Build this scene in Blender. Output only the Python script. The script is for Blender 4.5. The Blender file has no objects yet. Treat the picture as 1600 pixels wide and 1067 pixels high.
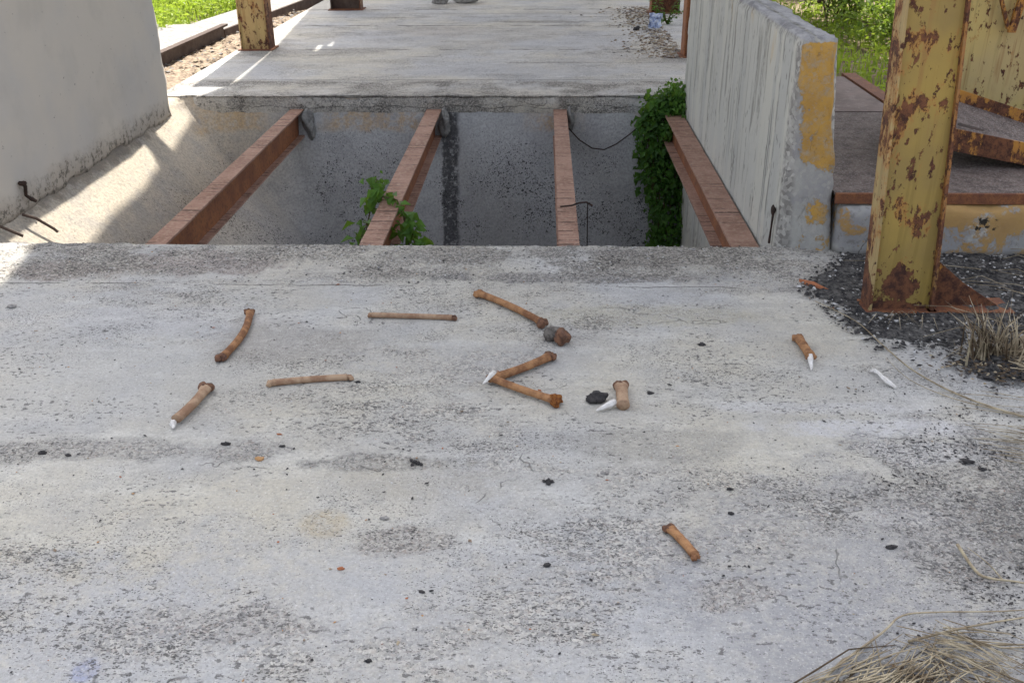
import bpy, bmesh, math, random
from mathutils import Vector, Matrix, noise as mn
from mathutils.geometry import delaunay_2d_cdt
random.seed(7)
S = bpy.context.scene
C = S.collection
R = math.radians
# ------------------------------------------------------------------ camera, sky, sun, exposure
cd = bpy.data.cameras.new('camera'); cam = bpy.data.objects.new('camera', cd); C.objects.link(cam)
rw = Matrix(((0.99953201, -0.00789728, 0.0295532), (0.03002358, 0.43834429, -0.89830555), (-0.00586031, 0.89877245, 0.43837625)))
cam.matrix_world = Matrix.Translation((0, 0, 1.5)) @ rw.to_4x4()
cd.sensor_width = 36; cd.lens = 36 * 1496 / 1600; cd.clip_start = .05; cd.clip_end = 1000
S.camera = cam
EL = R(62); AZX = -.055                      # sun stands ahead of the camera, a little left
to_sun = Vector((AZX, 1, 0)).normalized() * math.cos(EL) + Vector((0, 0, math.sin(EL)))
sl = bpy.data.lights.new('sun', 'SUN'); sl.energy = 4.2; sl.angle = R(.5); sl.color = (1, .93, .82)
so = bpy.data.objects.new('sun', sl); C.objects.link(so)
so.rotation_euler = to_sun.to_track_quat('Z', 'Y').to_euler()
W = bpy.data.worlds.new('World'); S.world = W; W.use_nodes = True
wn = W.node_tree.nodes; bg = wn['Background']
sky = wn.new('ShaderNodeTexSky'); sky.sky_type = 'NISHITA'; sky.sun_disc = False
sky.sun_elevation = EL; sky.sun_rotation = math.atan2(AZX, 1); sky.air_density = 1; sky.dust_density = 4; sky.ozone_density = 1
hs_ = wn.new('ShaderNodeHueSaturation'); hs_.inputs['Saturation'].default_value = .38      # sky light desaturated to a more neutral white
W.node_tree.links.new(sky.outputs[0], hs_.inputs['Color']); W.node_tree.links.new(hs_.outputs[0], bg.inputs[0]); bg.inputs[1].default_value = .15
S.view_settings.view_transform = 'Standard'; S.view_settings.look = 'None'
S.view_settings.exposure = 1.15; S.view_settings.gamma = 1

# ------------------------------------------------------------------ node helper
class G:
    def __init__(s, name):
        s.m = bpy.data.materials.new(name); s.m.use_nodes = True; s.t = s.m.node_tree
        s.b = s.t.nodes['Principled BSDF']; s.P = s.new('ShaderNodeNewGeometry').outputs['Position']
    def new(s, ty): return s.t.nodes.new(ty)
    def set(s, sock, v):
        if isinstance(v, bpy.types.NodeSocket): s.t.links.new(v, sock)
        elif isinstance(v, (int, float)):
            try: sock.default_value = v
            except Exception: sock.default_value = (v, v, v) if len(sock.default_value) == 3 else (v, v, v, 1)
        else:
            v = tuple(v)
            sock.default_value = v + (1,) if len(v) == 3 and len(sock.default_value) == 4 else v
    def ma(s, op, a, b=0, c=0, clamp=False):
        n = s.new('ShaderNodeMath'); n.operation = op; n.use_clamp = clamp
        s.set(n.inputs[0], a); s.set(n.inputs[1], b); s.set(n.inputs[2], c); return n.outputs[0]
    def vm(s, op, a, b=(0, 0, 0)):
        n = s.new('ShaderNodeVectorMath'); n.operation = op; s.set(n.inputs[0], a); s.set(n.inputs[1], b)
        return n.outputs['Value'] if op in ('LENGTH', 'DISTANCE', 'DOT_PRODUCT') else n.outputs[0]
    def sc(s, k, vec=None): return s.vm('MULTIPLY', vec or s.P, k if isinstance(k, tuple) else (k, k, k))
    def noise(s, scale=1, detail=3, rough=.55, vec=None, dist=0, k=(1, 1, 1)):
        n = s.new('ShaderNodeTexNoise'); s.set(n.inputs['Vector'], s.sc(k, vec)); n.inputs['Scale'].default_value = scale
        n.inputs['Detail'].default_value = detail; n.inputs['Roughness'].default_value = rough; n.inputs['Distortion'].default_value = dist
        return n.outputs[0]
    def vor(s, scale, vec=None, k=(1, 1, 1), feat='F1', out='Distance', rnd=1):
        n = s.new('ShaderNodeTexVoronoi'); n.feature = feat; s.set(n.inputs['Vector'], s.sc(k, vec)); n.inputs['Scale'].default_value = scale
        n.inputs['Randomness'].default_value = rnd
        return n.outputs[out]
    def st(s, x, a, b):                       # smooth step: 0 below a, 1 above b (a > b reverses)
        n = s.new('ShaderNodeMapRange'); n.interpolation_type = 'SMOOTHSTEP'
        s.set(n.inputs[0], x)
        if a < b: n.inputs[1].default_value = a; n.inputs[2].default_value = b
        else: n.inputs[1].default_value = b; n.inputs[2].default_value = a; n.inputs[3].default_value = 1; n.inputs[4].default_value = 0
        return n.outputs[0]
    def mix(s, f, a, b, mode='MIX'):
        n = s.new('ShaderNodeMix'); n.data_type = 'RGBA'; n.blend_type = mode
        s.set(n.inputs[0], f); s.set(n.inputs[6], a); s.set(n.inputs[7], b); return n.outputs[2]
    def mul(s, a, b): return s.ma('MULTIPLY', a, b)
    def add(s, a, b): return s.ma('ADD', a, b)
    def mx(s, a, b): return s.ma('MAXIMUM', a, b)
    def inv(s, a): return s.ma('SUBTRACT', 1, a)
    def xyz(s, vec=None):
        n = s.new('ShaderNodeSeparateXYZ'); s.set(n.inputs[0], vec or s.P); return n.outputs
    def blob(s, c, r, wob=.6, nscale=4, soft=.5):
        d = s.vm('LENGTH', s.vm('DIVIDE', s.vm('SUBTRACT', s.P, c), r))
        d = s.add(d, s.mul(s.ma('SUBTRACT', s.noise(nscale, 4, .65), .5), wob * 2))
        return s.st(d, 1, 1 - soft)
    def line(s, coord, at, w, wob=.02, nscale=5, gaps=.5):
        d = s.ma('ABSOLUTE', s.ma('SUBTRACT', coord, s.add(at, s.mul(s.ma('SUBTRACT', s.noise(nscale, 5, .7), .5), wob * 2))))
        l = s.st(d, w, w * .3)
        return s.mul(l, s.st(s.noise(3.1, 2), gaps - .03, gaps + .05))
    def done(s, col, rough=.9, h=None, hs=.5, hd=.01, spec=.25, metal=0):
        s.set(s.b.inputs['Base Color'], col); s.set(s.b.inputs['Roughness'], rough)
        s.b.inputs['Specular IOR Level'].default_value = spec; s.b.inputs['Metallic'].default_value = metal
        if h is not None:
            n = s.new('ShaderNodeBump'); n.inputs['Strength'].default_value = hs; n.inputs['Distance'].default_value = hd
            s.set(n.inputs['Height'], h); s.t.links.new(n.outputs[0], s.b.inputs['Normal'])
        return s.m

def slab_material(name, feats, lines, rough_band, base=(.42, .42, .425), streak=.35, worn=1.0):
    g = G(name)
    def t(r, gg=None, b=None): return tuple(min(.8, q * k) for q, k in zip(base, (r, r if gg is None else gg, r if b is None else b)))
    big = g.noise(.8, 5, .62); mid = g.noise(2.6, 8, .72, dist=.25); tr = g.noise(1.8, 8, .7, k=(1, 4.5, 4.5)); fine = g.noise(95, 5, .85); med = g.noise(17, 6, .75)
    col = g.mix(g.st(big, .38, .62), t(1.08, 1.05, .96), t(.92, .95, 1.02))
    col = g.mix(g.mul(g.st(mid, .42, .68), .42), col, t(.68, .69, .73))
    col = g.mix(g.mul(g.st(tr, .47, .68), streak), col, t(1.5))
    col = g.mix(g.mul(g.st(g.noise(1.3, 4, .6, k=(1, 1.3, 1), vec=g.vm('ADD', g.P, (11, 4, 2))), .52, .66), .35), col, t(1.02, .96, .82))
    col = g.mix(g.mul(g.st(med, .45, .66), .34), col, t(.6, .61, .64))
    cell = g.vor(125, out='Color'); cx = g.xyz(cell)[0]; cy = g.xyz(cell)[2]
    agg = g.mix(g.st(cx, .05, .95), t(.36), t(1.3, 1.27, 1.22)); agg = g.mix(g.mul(g.st(cy, .8, .95), .6), agg, t(.75, .6, .5))
    # skin worn away: bare speckled aggregate shows through in ragged places
    w = g.add(g.mul(g.noise(1.1, 3, .6, k=(.8, 1.5, 1), vec=g.vm('ADD', g.P, (3, 8, 1))), .62), g.mul(g.noise(9, 8, .8, k=(.7, 1.4, 1)), .42))
    wear = g.st(w, .53, .64)
    for c, r, rgb, a, wob in feats:
        m = g.blob(c, r, wob * 1.1, 5.5, .5); m = g.mul(m, g.add(.35, g.st(g.noise(24, 6, .8), .38, .6)))
        col = g.mix(g.mul(g.ma('MINIMUM', m, 1), a), col, rgb)
        if sum(rgb) < .85: wear = g.mx(wear, g.ma('MINIMUM', g.mul(m, .8), 1))
    x, y, z = g.xyz()
    if rough_band:
        yy = g.add(y, g.mul(g.ma('SUBTRACT', g.noise(2.6, 7, .7), .5), .34))
        band = g.mul(g.st(yy, rough_band[0], rough_band[0] + .1), g.st(yy, rough_band[1], rough_band[1] - .1))
        band = g.mul(band, g.st(g.noise(2.2, 6, .7), .36, .58))
        wear = g.mx(wear, band)
    col = g.mix(g.mul(wear, .55 * worn), col, agg)
    if rough_band: col = g.mix(g.mul(g.mul(band, g.st(g.noise(3.3, 7, .75, vec=g.vm('ADD', g.P, (1, 2, 3))), .38, .56)), .8), col, g.mix(g.st(cx, .1, .9), t(.16, .155, .15), t(.8, .77, .73)))
    dens = g.ma('MINIMUM', g.add(g.mul(g.st(g.noise(1.4, 7, .72, k=(1, 1.4, 1)), .40, .66), .75), g.mul(wear, .5)), 1)
    pits = None
    for scl, lim, lo_ in ((30, .13, .82), (75, .25, .4), (130, .34, .3), (210, .40, .3)):
        n = g.new('ShaderNodeTexVoronoi'); n.inputs['Scale'].default_value = scl
        wv = g.vm('ADD', g.sc((.75, 1.35, 1)), g.sc(.018, g.vm('SUBTRACT', g.noise_col(60), (.5, .5, .5))))
        g.set(n.inputs['Vector'], wv)
        rnd = g.xyz(n.outputs['Color'])[1]
        size = g.mul(g.st(rnd, lo_, 1.0), g.add(.22, g.mul(dens, .9)))
        p = g.st(g.ma('SUBTRACT', g.mul(size, lim * 1.5), n.outputs['Distance']), 0, .05)
        pits = p if pits is None else g.mx(pits, p)
    col = g.mix(g.mul(pits, .84), col, t(.15, .15, .16))
    col = g.mix(g.mul(g.st(fine, .46, .62), .34), col, t(.42))
    dn2 = g.st(g.noise(2.1, 6, .7, k=(.8, 1.4, 1), vec=g.vm('ADD', g.P, (5, 1, 9))), .44, .6)
    spk = g.mul(g.st(g.add(g.noise(52, 4, .6, k=(.8, 1.25, 1)), g.mul(dn2, .055)), .625, .66), g.add(.35, g.mul(dn2, .65)))
    col = g.mix(g.mul(spk, .8), col, t(.2, .2, .21))
    col = g.mix(g.mul(g.st(g.noise(140, 3, .7), .56, .68), .45), col, t(1.6))
    crack = g.vor(1.15, vec=g.vm('ADD', g.P, g.sc(.6, g.vm('SUBTRACT', g.noise_col(3.2), (.5, .5, .5)))), feat='DISTANCE_TO_EDGE')
    ck = g.mul(g.mul(g.st(crack, .0045, .0005), g.st(g.noise(1.7, 4, .7), .54, .6)), .8)
    for co, at, w_, wob, gaps in lines:
        ck = g.mx(ck, g.line((x, y, z)[co], at, w_, wob, 4, gaps))
    col = g.mix(g.mul(ck, .75), col, t(.22))
    h = g.add(g.mul(g.noise(38, 8, .8), .9), g.mul(g.noise(5, 4), .8))
    h = g.ma('SUBTRACT', h, g.mul(pits, .6)); h = g.ma('SUBTRACT', h, g.mul(ck, .8))
    h = g.add(h, g.mul(wear, g.ma('SUBTRACT', g.mul(cx, .55), .3)))
    return g.done(col, .93, h, .75, .013, .15)
def noise_col(s, scale):
    n = s.new('ShaderNodeTexNoise'); s.set(n.inputs['Vector'], s.P); n.inputs['Scale'].default_value = scale; n.inputs['Detail'].default_value = 4
    return n.outputs[1]
G.noise_col = noise_col

BL = (.40, .42, .47); WH = (.62, .62, .64); BE = (.43, .40, .34); DK = (.13, .125, .12); YL = (.47, .44, .34)
front_feats = [((-.2, 1.5, 0), (1.7, .6, 1), (.42, .435, .48), .45, .6), ((.85, 1.8, 0), (.75, .6, 1), (.3, .305, .33), .6, .7), ((1.12, 2.2, 0), (.3, .4, 1), (.2, .2, .21), .55, 1.1), ((-1.3, 2.8, 0), (.9, .35, 1), (.5, .49, .46), .5, .5),  # first blob paints the bluish skylight of the foreground into the slab
    ((-.9, 3.05, 0), (.35, .22, 1), (.33, .31, .29), .6, .6), ((-1.5, 3.25, 0), (.55, .16, 1), WH, .3, .6), ((.4, 3.3, 0), (.6, .12, 1), YL, .55, .6),
    ((1.05, 2.5, 0), (.45, .07, 1), WH, .8, .8), ((1.15, 2.36, 0), (.25, .09, 1), WH, .85, .8), ((.9, 2.62, 0), (.4, .05, 1), WH, .5, .8),
    ((1.02, 1.95, 0), (.16, .25, 1), (.16, .16, .18), .7, 1.0), ((1.3, 2.3, 0), (.14, .3, 1), (.14, .14, .15), .7, 1.0), ((.95, 2.06, 0), (.16, .05, 1), WH, .5, .8),
    ((-.55, 2.0, 0), (.09, .08, 1), (.5, .41, .25), .5, .6), ((-.35, 3.92, 0), (.35, .13, 1), (.13, .125, .12), .9, .7), ((.45, 3.9, 0), (.35, .16, 1), (.14, .125, .12), .9, .7), ((.15, 3.68, 0), (.75, .07, 1), (.13, .13, .15), .85, .8),
    ((.1, 3.86, 0), (.16, .2, 1), (.62, .62, .62), 1, .35), ((-1.45, 3.82, 0), (.42, .17, 1), (.24, .18, .18), .8, .8), ((-2.0, 3.72, 0), (.3, .13, 1), (.24, .18, .165), .8, .8),
    ((.95, 3.7, 0), (.35, .18, 1), (.4, .41, .44), .5, .6), ((-1.25, 2.33, 0), (.75, .07, 1), (.22, .22, .23), .65, 1.1), ((-.45, 2.28, 0), (.3, .05, 1), (.2, .2, .2), .8, .9), ((-.33, 1.93, 0), (.18, .07, 1), (.25, .22, .2), .5, 1.2), ((-.7, 1.62, 0), (.3, .07, 1), (.25, .24, .25), .5, 1.2), ((1.2, 2.02, 0), (.1, .28, 1), (.07, .07, .08), .95, 1), ((-.95, 1.48, 0), (.03, .04, 1), (.25, .3, .55), .8, .6), ((.33, 2.4, 0), (.4, .12, 1), (.3, .29, .27), .5, .9),
    ((-.3, 2.2, 0), (.3, .12, 1), BE, .4, .8), ((-.25, 2.9, 0), (.5, .2, 1), (.46, .46, .47), .5, .6), ((-1.1, 1.6, 0), (.5, .3, 1), (.46, .47, .5), .45, .6),
    ((.45, 1.75, 0), (.1, .08, 1), (.26, .23, .23), .35, 1.3), ((1.25, 3.55, 0), (.3, .2, 1), (.2, .2, .22), .5, .9)]
M = {}
M['front'] = slab_material('front_concrete', front_feats, [(1, 3.585, .005, .03, .5)], (3.62, 4.2), base=(.55, .537, .508))
M['far'] = slab_material('far_concrete', [((-1.1, 10.6, 0), (.5, .5, 1), (.5, .42, .33), .5, .5), ((-.6, 10.2, 0), (1.6, .9, 1), (.5, .5, .52), .5, .5),
    ((0, 11.3, 0), (.7, .12, 1), (.2, .19, .18), .6, .8), ((-.4, 8.3, 0), (1.4, .3, 1), (.48, .48, .49), .5, .5), ((-.6, 7.3, -.06), (.25, .08, .12), (.07, .07, .08), .7, .9), ((-1.6, 7.29, -.02), (.9, .2, .06), (.62, .6, .57), .8, .7), ((.4, 7.29, -.02), (.7, .2, .06), (.62, .6, .57), .8, .7),
    ((.3, 8.7, 0), (.9, .05, 1), (.25, .25, .25), .5, 1), ((-.5, 12, 0), (2, .08, 1), (.3, .29, .28), .5, 1)],
    [(1, 7.9, .012, .012, .2), (2, -.085, .003, .05, .5), (1, 9.4, .022, .08, .47), (1, 11.0, .03, .1, .46), (1, 11.7, .02, .1, .48), (1, 12.4, .04, .1, .42)], (7.2, 7.9), base=(.59, .572, .54), streak=.3)

def pit_material():
    g = G('pit_concrete'); x, y, z = g.xyz()
    big = g.noise(1.3, 4); mid = g.noise(4, 5, .65)
    col = g.mix(g.st(x, -2.4, -1.7), (.56, .50, .41), (.46, .47, .48))  # warm lit tone of the left slope painted in, blending to grey
    col = g.mix(g.mul(g.st(mid, .45, .65), .4), col, (.30, .305, .32))
    col = g.mix(g.mul(g.st(big, .5, .65), .35), col, (.36, .37, .40))
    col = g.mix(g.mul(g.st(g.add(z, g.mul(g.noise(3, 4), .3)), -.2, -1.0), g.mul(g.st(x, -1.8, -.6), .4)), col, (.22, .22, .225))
    # orange bleed below the lip of the slab
    ob = g.mul(g.st(g.add(z, g.mul(g.noise(5, 4), .08)), -.235, -.19), g.mul(g.st(y, 6.95, 7.1), g.st(g.noise(2.1, 3, k=(1, .1, .1)), .42, .6)))
    col = g.mix(g.mul(g.mul(ob, g.st(g.noise(11, 6, .75), .36, .6)), .65), col, (.52, .34, .15))
    # tar-black run between the beams
    w = g.add(x, g.mul(g.ma('SUBTRACT', g.noise(8, 4, .7), .5), .07))
    w = g.add(w, g.mul(g.ma('SUBTRACT', g.noise(30, 5, .8), .5), .05)); tar = g.mul(g.mul(g.st(w, -.77, -.75), g.st(w, -.62, -.655)), g.mul(g.st(y, 6.4, 6.6), g.st(g.noise(22, 7, .8), .36, .5)))
    col = g.mix(g.mul(tar, .9), col, (.035, .036, .042))
    dens = g.mul(g.st(g.noise(2.2, 7, .75), .36, .6), g.st(z, .1, -.75))
    pits = None
    for scl, lim in ((45, .26), (90, .34), (150, .38)):
        n = g.new('ShaderNodeTexVoronoi'); n.inputs['Scale'].default_value = scl
        g.set(n.inputs['Vector'], g.vm('ADD', g.P, g.sc(.02, g.vm('SUBTRACT', g.noise_col(40), (.5, .5, .5)))))
        rnd = g.xyz(n.outputs['Color'])[1]
        p = g.st(g.ma('SUBTRACT', g.mul(g.mul(g.st(rnd, .5, 1), g.add(.2, dens)), lim * 1.5), n.outputs['Distance']), 0, .06)
        pits = p if pits is None else g.mx(pits, p)
    col = g.mix(g.mul(pits, .9), col, (.02, .02, .022))
    col = g.mix(g.mul(g.st(g.noise(60, 5, .75), .4, .62), .4), col, (.16, .16, .165))
    col = g.mix(g.mul(g.blob((-2.75, 5.7, -.05), (.09, 1.6, .2), .9, 9), .6), col, (.14, .12, .10))
    h = g.ma('SUBTRACT', g.add(g.noise(30, 6, .7), g.noise(3, 3)), pits)
    return g.done(col, .92, h, .6, .015, .2)
M['pit'] = pit_material()

def left_wall_material():
    g = G('left_wall_plaster'); x, y, z = g.xyz()
    col = g.mix(g.st(g.noise(1.3, 4), .38, .62), (.62, .58, .52), (.56, .54, .51))
    col = g.mix(g.mul(g.st(g.noise(2.2, 6, .6), .5, .66), .3), col, (.46, .44, .40))
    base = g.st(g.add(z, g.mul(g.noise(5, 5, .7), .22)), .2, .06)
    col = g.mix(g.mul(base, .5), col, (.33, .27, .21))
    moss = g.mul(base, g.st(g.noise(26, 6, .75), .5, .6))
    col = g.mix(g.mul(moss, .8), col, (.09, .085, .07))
    col = g.mix(g.mul(g.st(g.noise(35, 3, .6), .7, .74), .7), col, (.1, .09, .08))
    h = g.add(g.noise(9, 6, .6), g.mul(moss, .6))
    return g.done(col, .85, h, .35, .012, .25)
M['lwall'] = left_wall_material()

def right_wall_material():
    g = G('board_marked_concrete'); x, y, z = g.xyz()
    # vertical board prints run through the face; y picks the board
    b = g.xyz(g.vor(9.5, k=(0, 1, 0), out='Color'))[0]
    col = g.mix(b, (.55, .545, .49), (.46, .465, .44))
    col = g.mix(g.mul(g.st(g.noise(2.5, 5, .6, k=(1, 1, .4)), .45, .62), .5), col, (.54, .54, .50))
    col = g.mix(g.mul(g.st(g.noise(14, 6, .75, k=(1, 1, .2)), .58, .68), .35), col, (.27, .265, .24))
    gap = g.st(g.vor(9.5, k=(0, 1, 0), vec=g.vm('ADD', g.P, g.sc((0, .015, 0), g.noise_col(3))), feat='DISTANCE_TO_EDGE'), .05, .012)
    gap = g.mul(gap, g.st(g.noise(7, 5, .7, k=(1, 1, .45)), .46, .56))
    col = g.mix(g.mul(gap, .55), col, (.15, .14, .125))
    pit = g.mul(g.st(g.vor(48, k=(1, 1, .35)), .32, .18), g.st(g.noise(6, 4, .7, k=(1, 1, .5)), .52, .62))
    col = g.mix(g.mul(pit, .8), col, (.13, .12, .11))
    col = g.mix(g.mul(g.st(g.noise(3, 4, .6, k=(1, 1, .5)), .6, .68), g.mul(g.st(z, .45, .85), .5)), col, (.55, .42, .24))
    n = g.new('ShaderNodeNewGeometry').outputs['Normal']; nx, ny, nz = g.xyz(n)
    # broken edge of the face: bare aggregate
    eg = g.st(g.add(y, g.mul(g.ma('SUBTRACT', g.noise(9, 5, .7), .5), .12)), 4.16, 4.1)
    eg = g.mx(eg, g.st(g.add(z, g.mul(g.ma('SUBTRACT', g.noise(9, 5, .7), .5), .1)), .85, .89))
    cc = g.xyz(g.vor(60, out='Color'))[0]
    aggc = g.mix(cc, (.14, .13, .125), (.5, .49, .46))
    col = g.mix(g.mul(eg, .8), col, aggc)
    # end face, orange paint flaking off grey render
    f = g.st(g.mul(ny, -1), .5, .7)
    gr = g.mix(g.st(g.noise(6, 5, .65), .4, .6), (.42, .42, .40), (.33, .33, .34))
    pn = g.noise(9, 7, .68, dist=.3)
    hz = g.add(g.add(g.mul(pn, .62), g.mul(g.noise(32, 7, .85), .45)), g.mul(g.st(z, .0, .75), .25))
    hz = g.ma('SUBTRACT', hz, g.mul(g.st(g.add(x, g.mul(z, .06)), 1.15, 1.07), .3))
    hz = g.ma('SUBTRACT', hz, g.mul(g.st(g.ma('ABSOLUTE', g.ma('SUBTRACT', z, .3)), .12, .02), .13))
    hz = g.ma('SUBTRACT', hz, g.mul(g.st(z, .86, .895), .4)); hz = g.add(hz, g.mul(g.blob((1.19, 4.05, .17), (.07, .3, .1), .8, 12, .8), .07))
    paint = g.mul(g.st(hz, .585, .625), g.add(.55, g.mul(g.st(g.noise(24, 7, .8), .38, .5), .45)))
    oc = g.mix(g.st(g.noise(7, 7, .7), .35, .65), (.56, .335, .085), (.44, .26, .075)); oc = g.mix(g.mul(g.st(g.noise(18, 7, .75), .45, .66), .45), oc, (.40, .35, .26))
    oc = g.mix(g.mul(g.st(g.noise(60, 4, .7), .6, .68), .6), oc, (.25, .15, .06))
    fc = g.mix(g.st(cc, 0, 1), gr, g.mix(.5, gr, aggc))
    edgeagg = g.st(g.add(g.add(x, g.mul(z, .06)), g.mul(g.ma('SUBTRACT', g.noise(12, 4, .7), .5), .05)), 1.12, 1.085)
    fc = g.mix(g.mul(edgeagg, .8), fc, aggc)
    fc = g.mix(paint, fc, oc)
    col = g.mix(f, col, fc)
    tp = g.mul(g.st(nz, .5, .7), .8)
    col = g.mix(tp, col, g.mix(g.st(g.noise(8, 6, .75, k=(1.5, .6, 1)), .42, .6), (.44, .44, .46), (.24, .24, .26)))
    h = g.add(g.mul(g.noise(22, 6, .7, k=(1, 1, .4)), .7), g.mul(eg, cc)); h = g.ma('SUBTRACT', h, g.add(gap, pit)); h = g.add(h, g.mul(g.mul(paint, f), .4))
    return g.done(col, .9, h, .6, .01, .2)
M['rwall'] = right_wall_material()

def low_wall_material():
    g = G('low_wall_render'); x, y, z = g.xyz()
    gr = g.mix(g.st(g.noise(4, 5, .65), .4, .6), (.42, .42, .40), (.32, .32, .33))
    gr = g.mix(g.mul(g.st(g.noise(40, 4, .7), .55, .65), .6), gr, (.2, .19, .18))
    hz = g.add(g.noise(6, 7, .68, dist=.4), g.mul(g.st(x, 1.45, 1.75), .13))
    hz = g.add(hz, g.mul(g.st(z, .02, .2), .12))
    hz = g.add(g.mul(hz, .75), g.mul(g.noise(34, 7, .85), .26)); p = g.mul(g.st(hz, .575, .63), .92)
    col = g.mix(p, gr, g.mix(g.noise(12, 5), (.50, .31, .10), (.36, .22, .09)))
    wp = g.mul(g.blob((1.88, 3.97, .11), (.06, .3, .06), .9, 24), g.mul(g.st(g.noise(40, 5, .8), .48, .6), .7))
    col = g.mix(wp, col, (.58, .58, .56))
    col = g.mix(g.mul(g.blob((1.9, 3.97, .13), (.06, .3, .06), .9, 30), g.st(g.noise(35, 4, .7), .56, .6)), col, (.04, .035, .03))
    ck = g.line(g.add(x, g.mul(z, -.45)), 1.38, .0035, .05, 7, .2)
    col = g.mix(g.mul(ck, .8), col, (.09, .08, .07))
    col = g.mix(g.mul(g.st(z, .03, .0), .6), col, (.13, .12, .11))
    return g.done(col, .9, g.ma('SUBTRACT', g.add(g.noise(25, 6, .7), g.mul(p, .4)), ck), .5, .01, .2)
M['low'] = low_wall_material()

def paint_rust(name, paint, paint2, k=(1, 1, .55), thr=.56, amt=1.0, seed=0, streaks=.5, bl=()):
    g = G(name); x, y, z = g.xyz()
    P = g.vm('ADD', g.P, (seed, seed * .7, seed * .3))
    n1 = g.add(g.noise(8, 9, .78, vec=P, dist=.15, k=k), g.mul(g.ma('SUBTRACT', g.noise(45, 6, .8, vec=P, k=k), .5), .16)); n2 = g.noise(30, 5, .7, vec=P, k=k)
    col = g.mix(g.st(g.noise(3, 4, vec=P), .35, .65), paint, paint2)
    col = g.mix(g.mul(g.st(g.noise(26, 4, .6, vec=P, k=(1, 1, .06)), .5, .62), streaks), col, tuple(a * .62 for a in paint))
    for c_, r_, a_ in bl: n1 = g.add(n1, g.mul(g.blob(c_, r_, .9, 14, .9), a_))
    bleed = g.st(g.add(n1, g.mul(n2, .12)), thr - .03 + .06, thr + .05 + .04)
    col = g.mix(g.mul(bleed, .75), col, (.38, .17, .045))
    small = g.st(g.add(n2, g.mul(n1, .35)), .745, .77)
    foot = g.mul(g.st(z, .28, .06), .07)
    m = g.mx(g.st(g.add(g.add(n1, g.mul(n2, .12)), foot), thr + .095, thr + .115), small)
    rust = g.mix(g.st(g.noise(24, 7, .8, vec=P), .38, .62), (.05, .022, .018), (.19, .08, .04))
    drip = g.mul(g.st(g.noise(30, 3, .6, vec=P, k=(1, 1, .035)), .54, .64), g.st(g.noise(4, 4, .6, vec=P, k=(1, 1, .5)), .46, .6)); col = g.mix(g.mul(drip, .5), col, (.27, .13, .045))
    col = g.mix(g.mul(m, amt), col, rust)
    h = g.ma('SUBTRACT', g.mul(g.noise(60, 4, .7, vec=P), .25), g.mul(m, .8))
    return g.done(col, g.add(.55, g.mul(m, .35)), h, .7, .004, .4)
M['post'] = paint_rust('olive_yellow_paint', (.36, .255, .065), (.27, .195, .065), thr=.56, seed=3.3, bl=[((1.27, 3.37, 1.0), (.07, .2, .05), .12), ((1.31, 3.37, .79), (.09, .2, .07), .12), ((1.25, 3.37, .72), (.05, .2, .08), .12), ((1.30, 3.37, .40), (.06, .2, .12), .15), ((1.37, 3.37, .36), (.07, .2, .1), .13), ((1.34, 3.37, .13), (.08, .2, .09), .22), ((1.3, 3.37, .02), (.2, .2, .03), .2)])
M['post_edge'] = paint_rust('lit_yellow_flange', (.42, .32, .15), (.32, .22, .10), thr=.5, seed=9.1)  # lighter copy of the post paint; light on the outer face painted in
M['post_rust'] = paint_rust('rusty_inner_flange', (.30, .17, .06), (.22, .11, .045), thr=.44, seed=2.7)
M['lpost'] = paint_rust('faded_yellow_paint', (.50, .36, .14), (.42, .28, .12), thr=.56, seed=5.2, streaks=.8)
M['panel'] = paint_rust('cream_yellow_paint', (.55, .43, .16), (.48, .38, .18), thr=.6, seed=14.2)
M['orange'] = paint_rust('orange_rusted_paint', (.55, .27, .04), (.40, .18, .035), thr=.45, seed=8.3)

def rust(name, a, b, c, marks=None, k=(1, 1, 1), scale=6):
    g = G(name); x, y, z = g.xyz()
    col = g.mix(g.st(g.noise(scale, 5, .65, k=k), .36, .64), a, b)
    col = g.mix(g.mul(g.st(g.noise(scale * 7, 5, .75, k=k), .48, .64), .6), col, c)
    h = g.mul(g.noise(50, 5, .75), .8)
    if marks:
        nz = g.xyz(g.new('ShaderNodeNewGeometry').outputs['Normal'])[2]
        sk = g.new('ShaderNodeCombineXYZ'); g.set(sk.inputs[1], g.add(y, g.mul(g.noise(9, 3), .02)))
        mk = g.mul(g.st(g.add(g.noise(30, 3, .6, vec=sk.outputs[0]), g.mul(g.ma('SUBTRACT', g.noise(40, 4, .7), .5), .22)), .53, .59), g.st(nz, .6, .8))
        mk = g.mul(mk, g.mul(g.st(g.noise(18, 5, .75), .36, .5), g.st(g.noise(2.1, 4, .65), .42, .56)))
        col = g.mix(g.mul(mk, .75), col, (.055, .032, .028))
        h = g.ma('SUBTRACT', h, mk)
    return g.done(col, .8, h, .6, .005, .3)
M['beam'] = rust('rusty_beam_flange', (.37, .225, .17), (.26, .15, .11), (.46, .33, .26), marks=70)
M['web'] = rust('orange_rust_web', (.30, .125, .055), (.21, .085, .045), (.12, .055, .038))
M['plate'] = rust('worn_plate_steel', (.23, .18, .165), (.15, .115, .105), (.28, .235, .22), scale=3)
M['plate_rough'] = rust('pitted_plate_steel', (.15, .115, .105), (.075, .055, .05), (.36, .33, .31), scale=16)
M['plate_edge'] = rust('red_rust_edge', (.16, .065, .04), (.26, .11, .05), (.05, .03, .025), scale=20)
M['rail'] = rust('dark_rust', (.07, .045, .036), (.11, .08, .065), (.06, .04, .035))
M['wire'] = rust('black_rust', (.035, .025, .022), (.06, .035, .028), (.02, .018, .018), scale=30)
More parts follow.
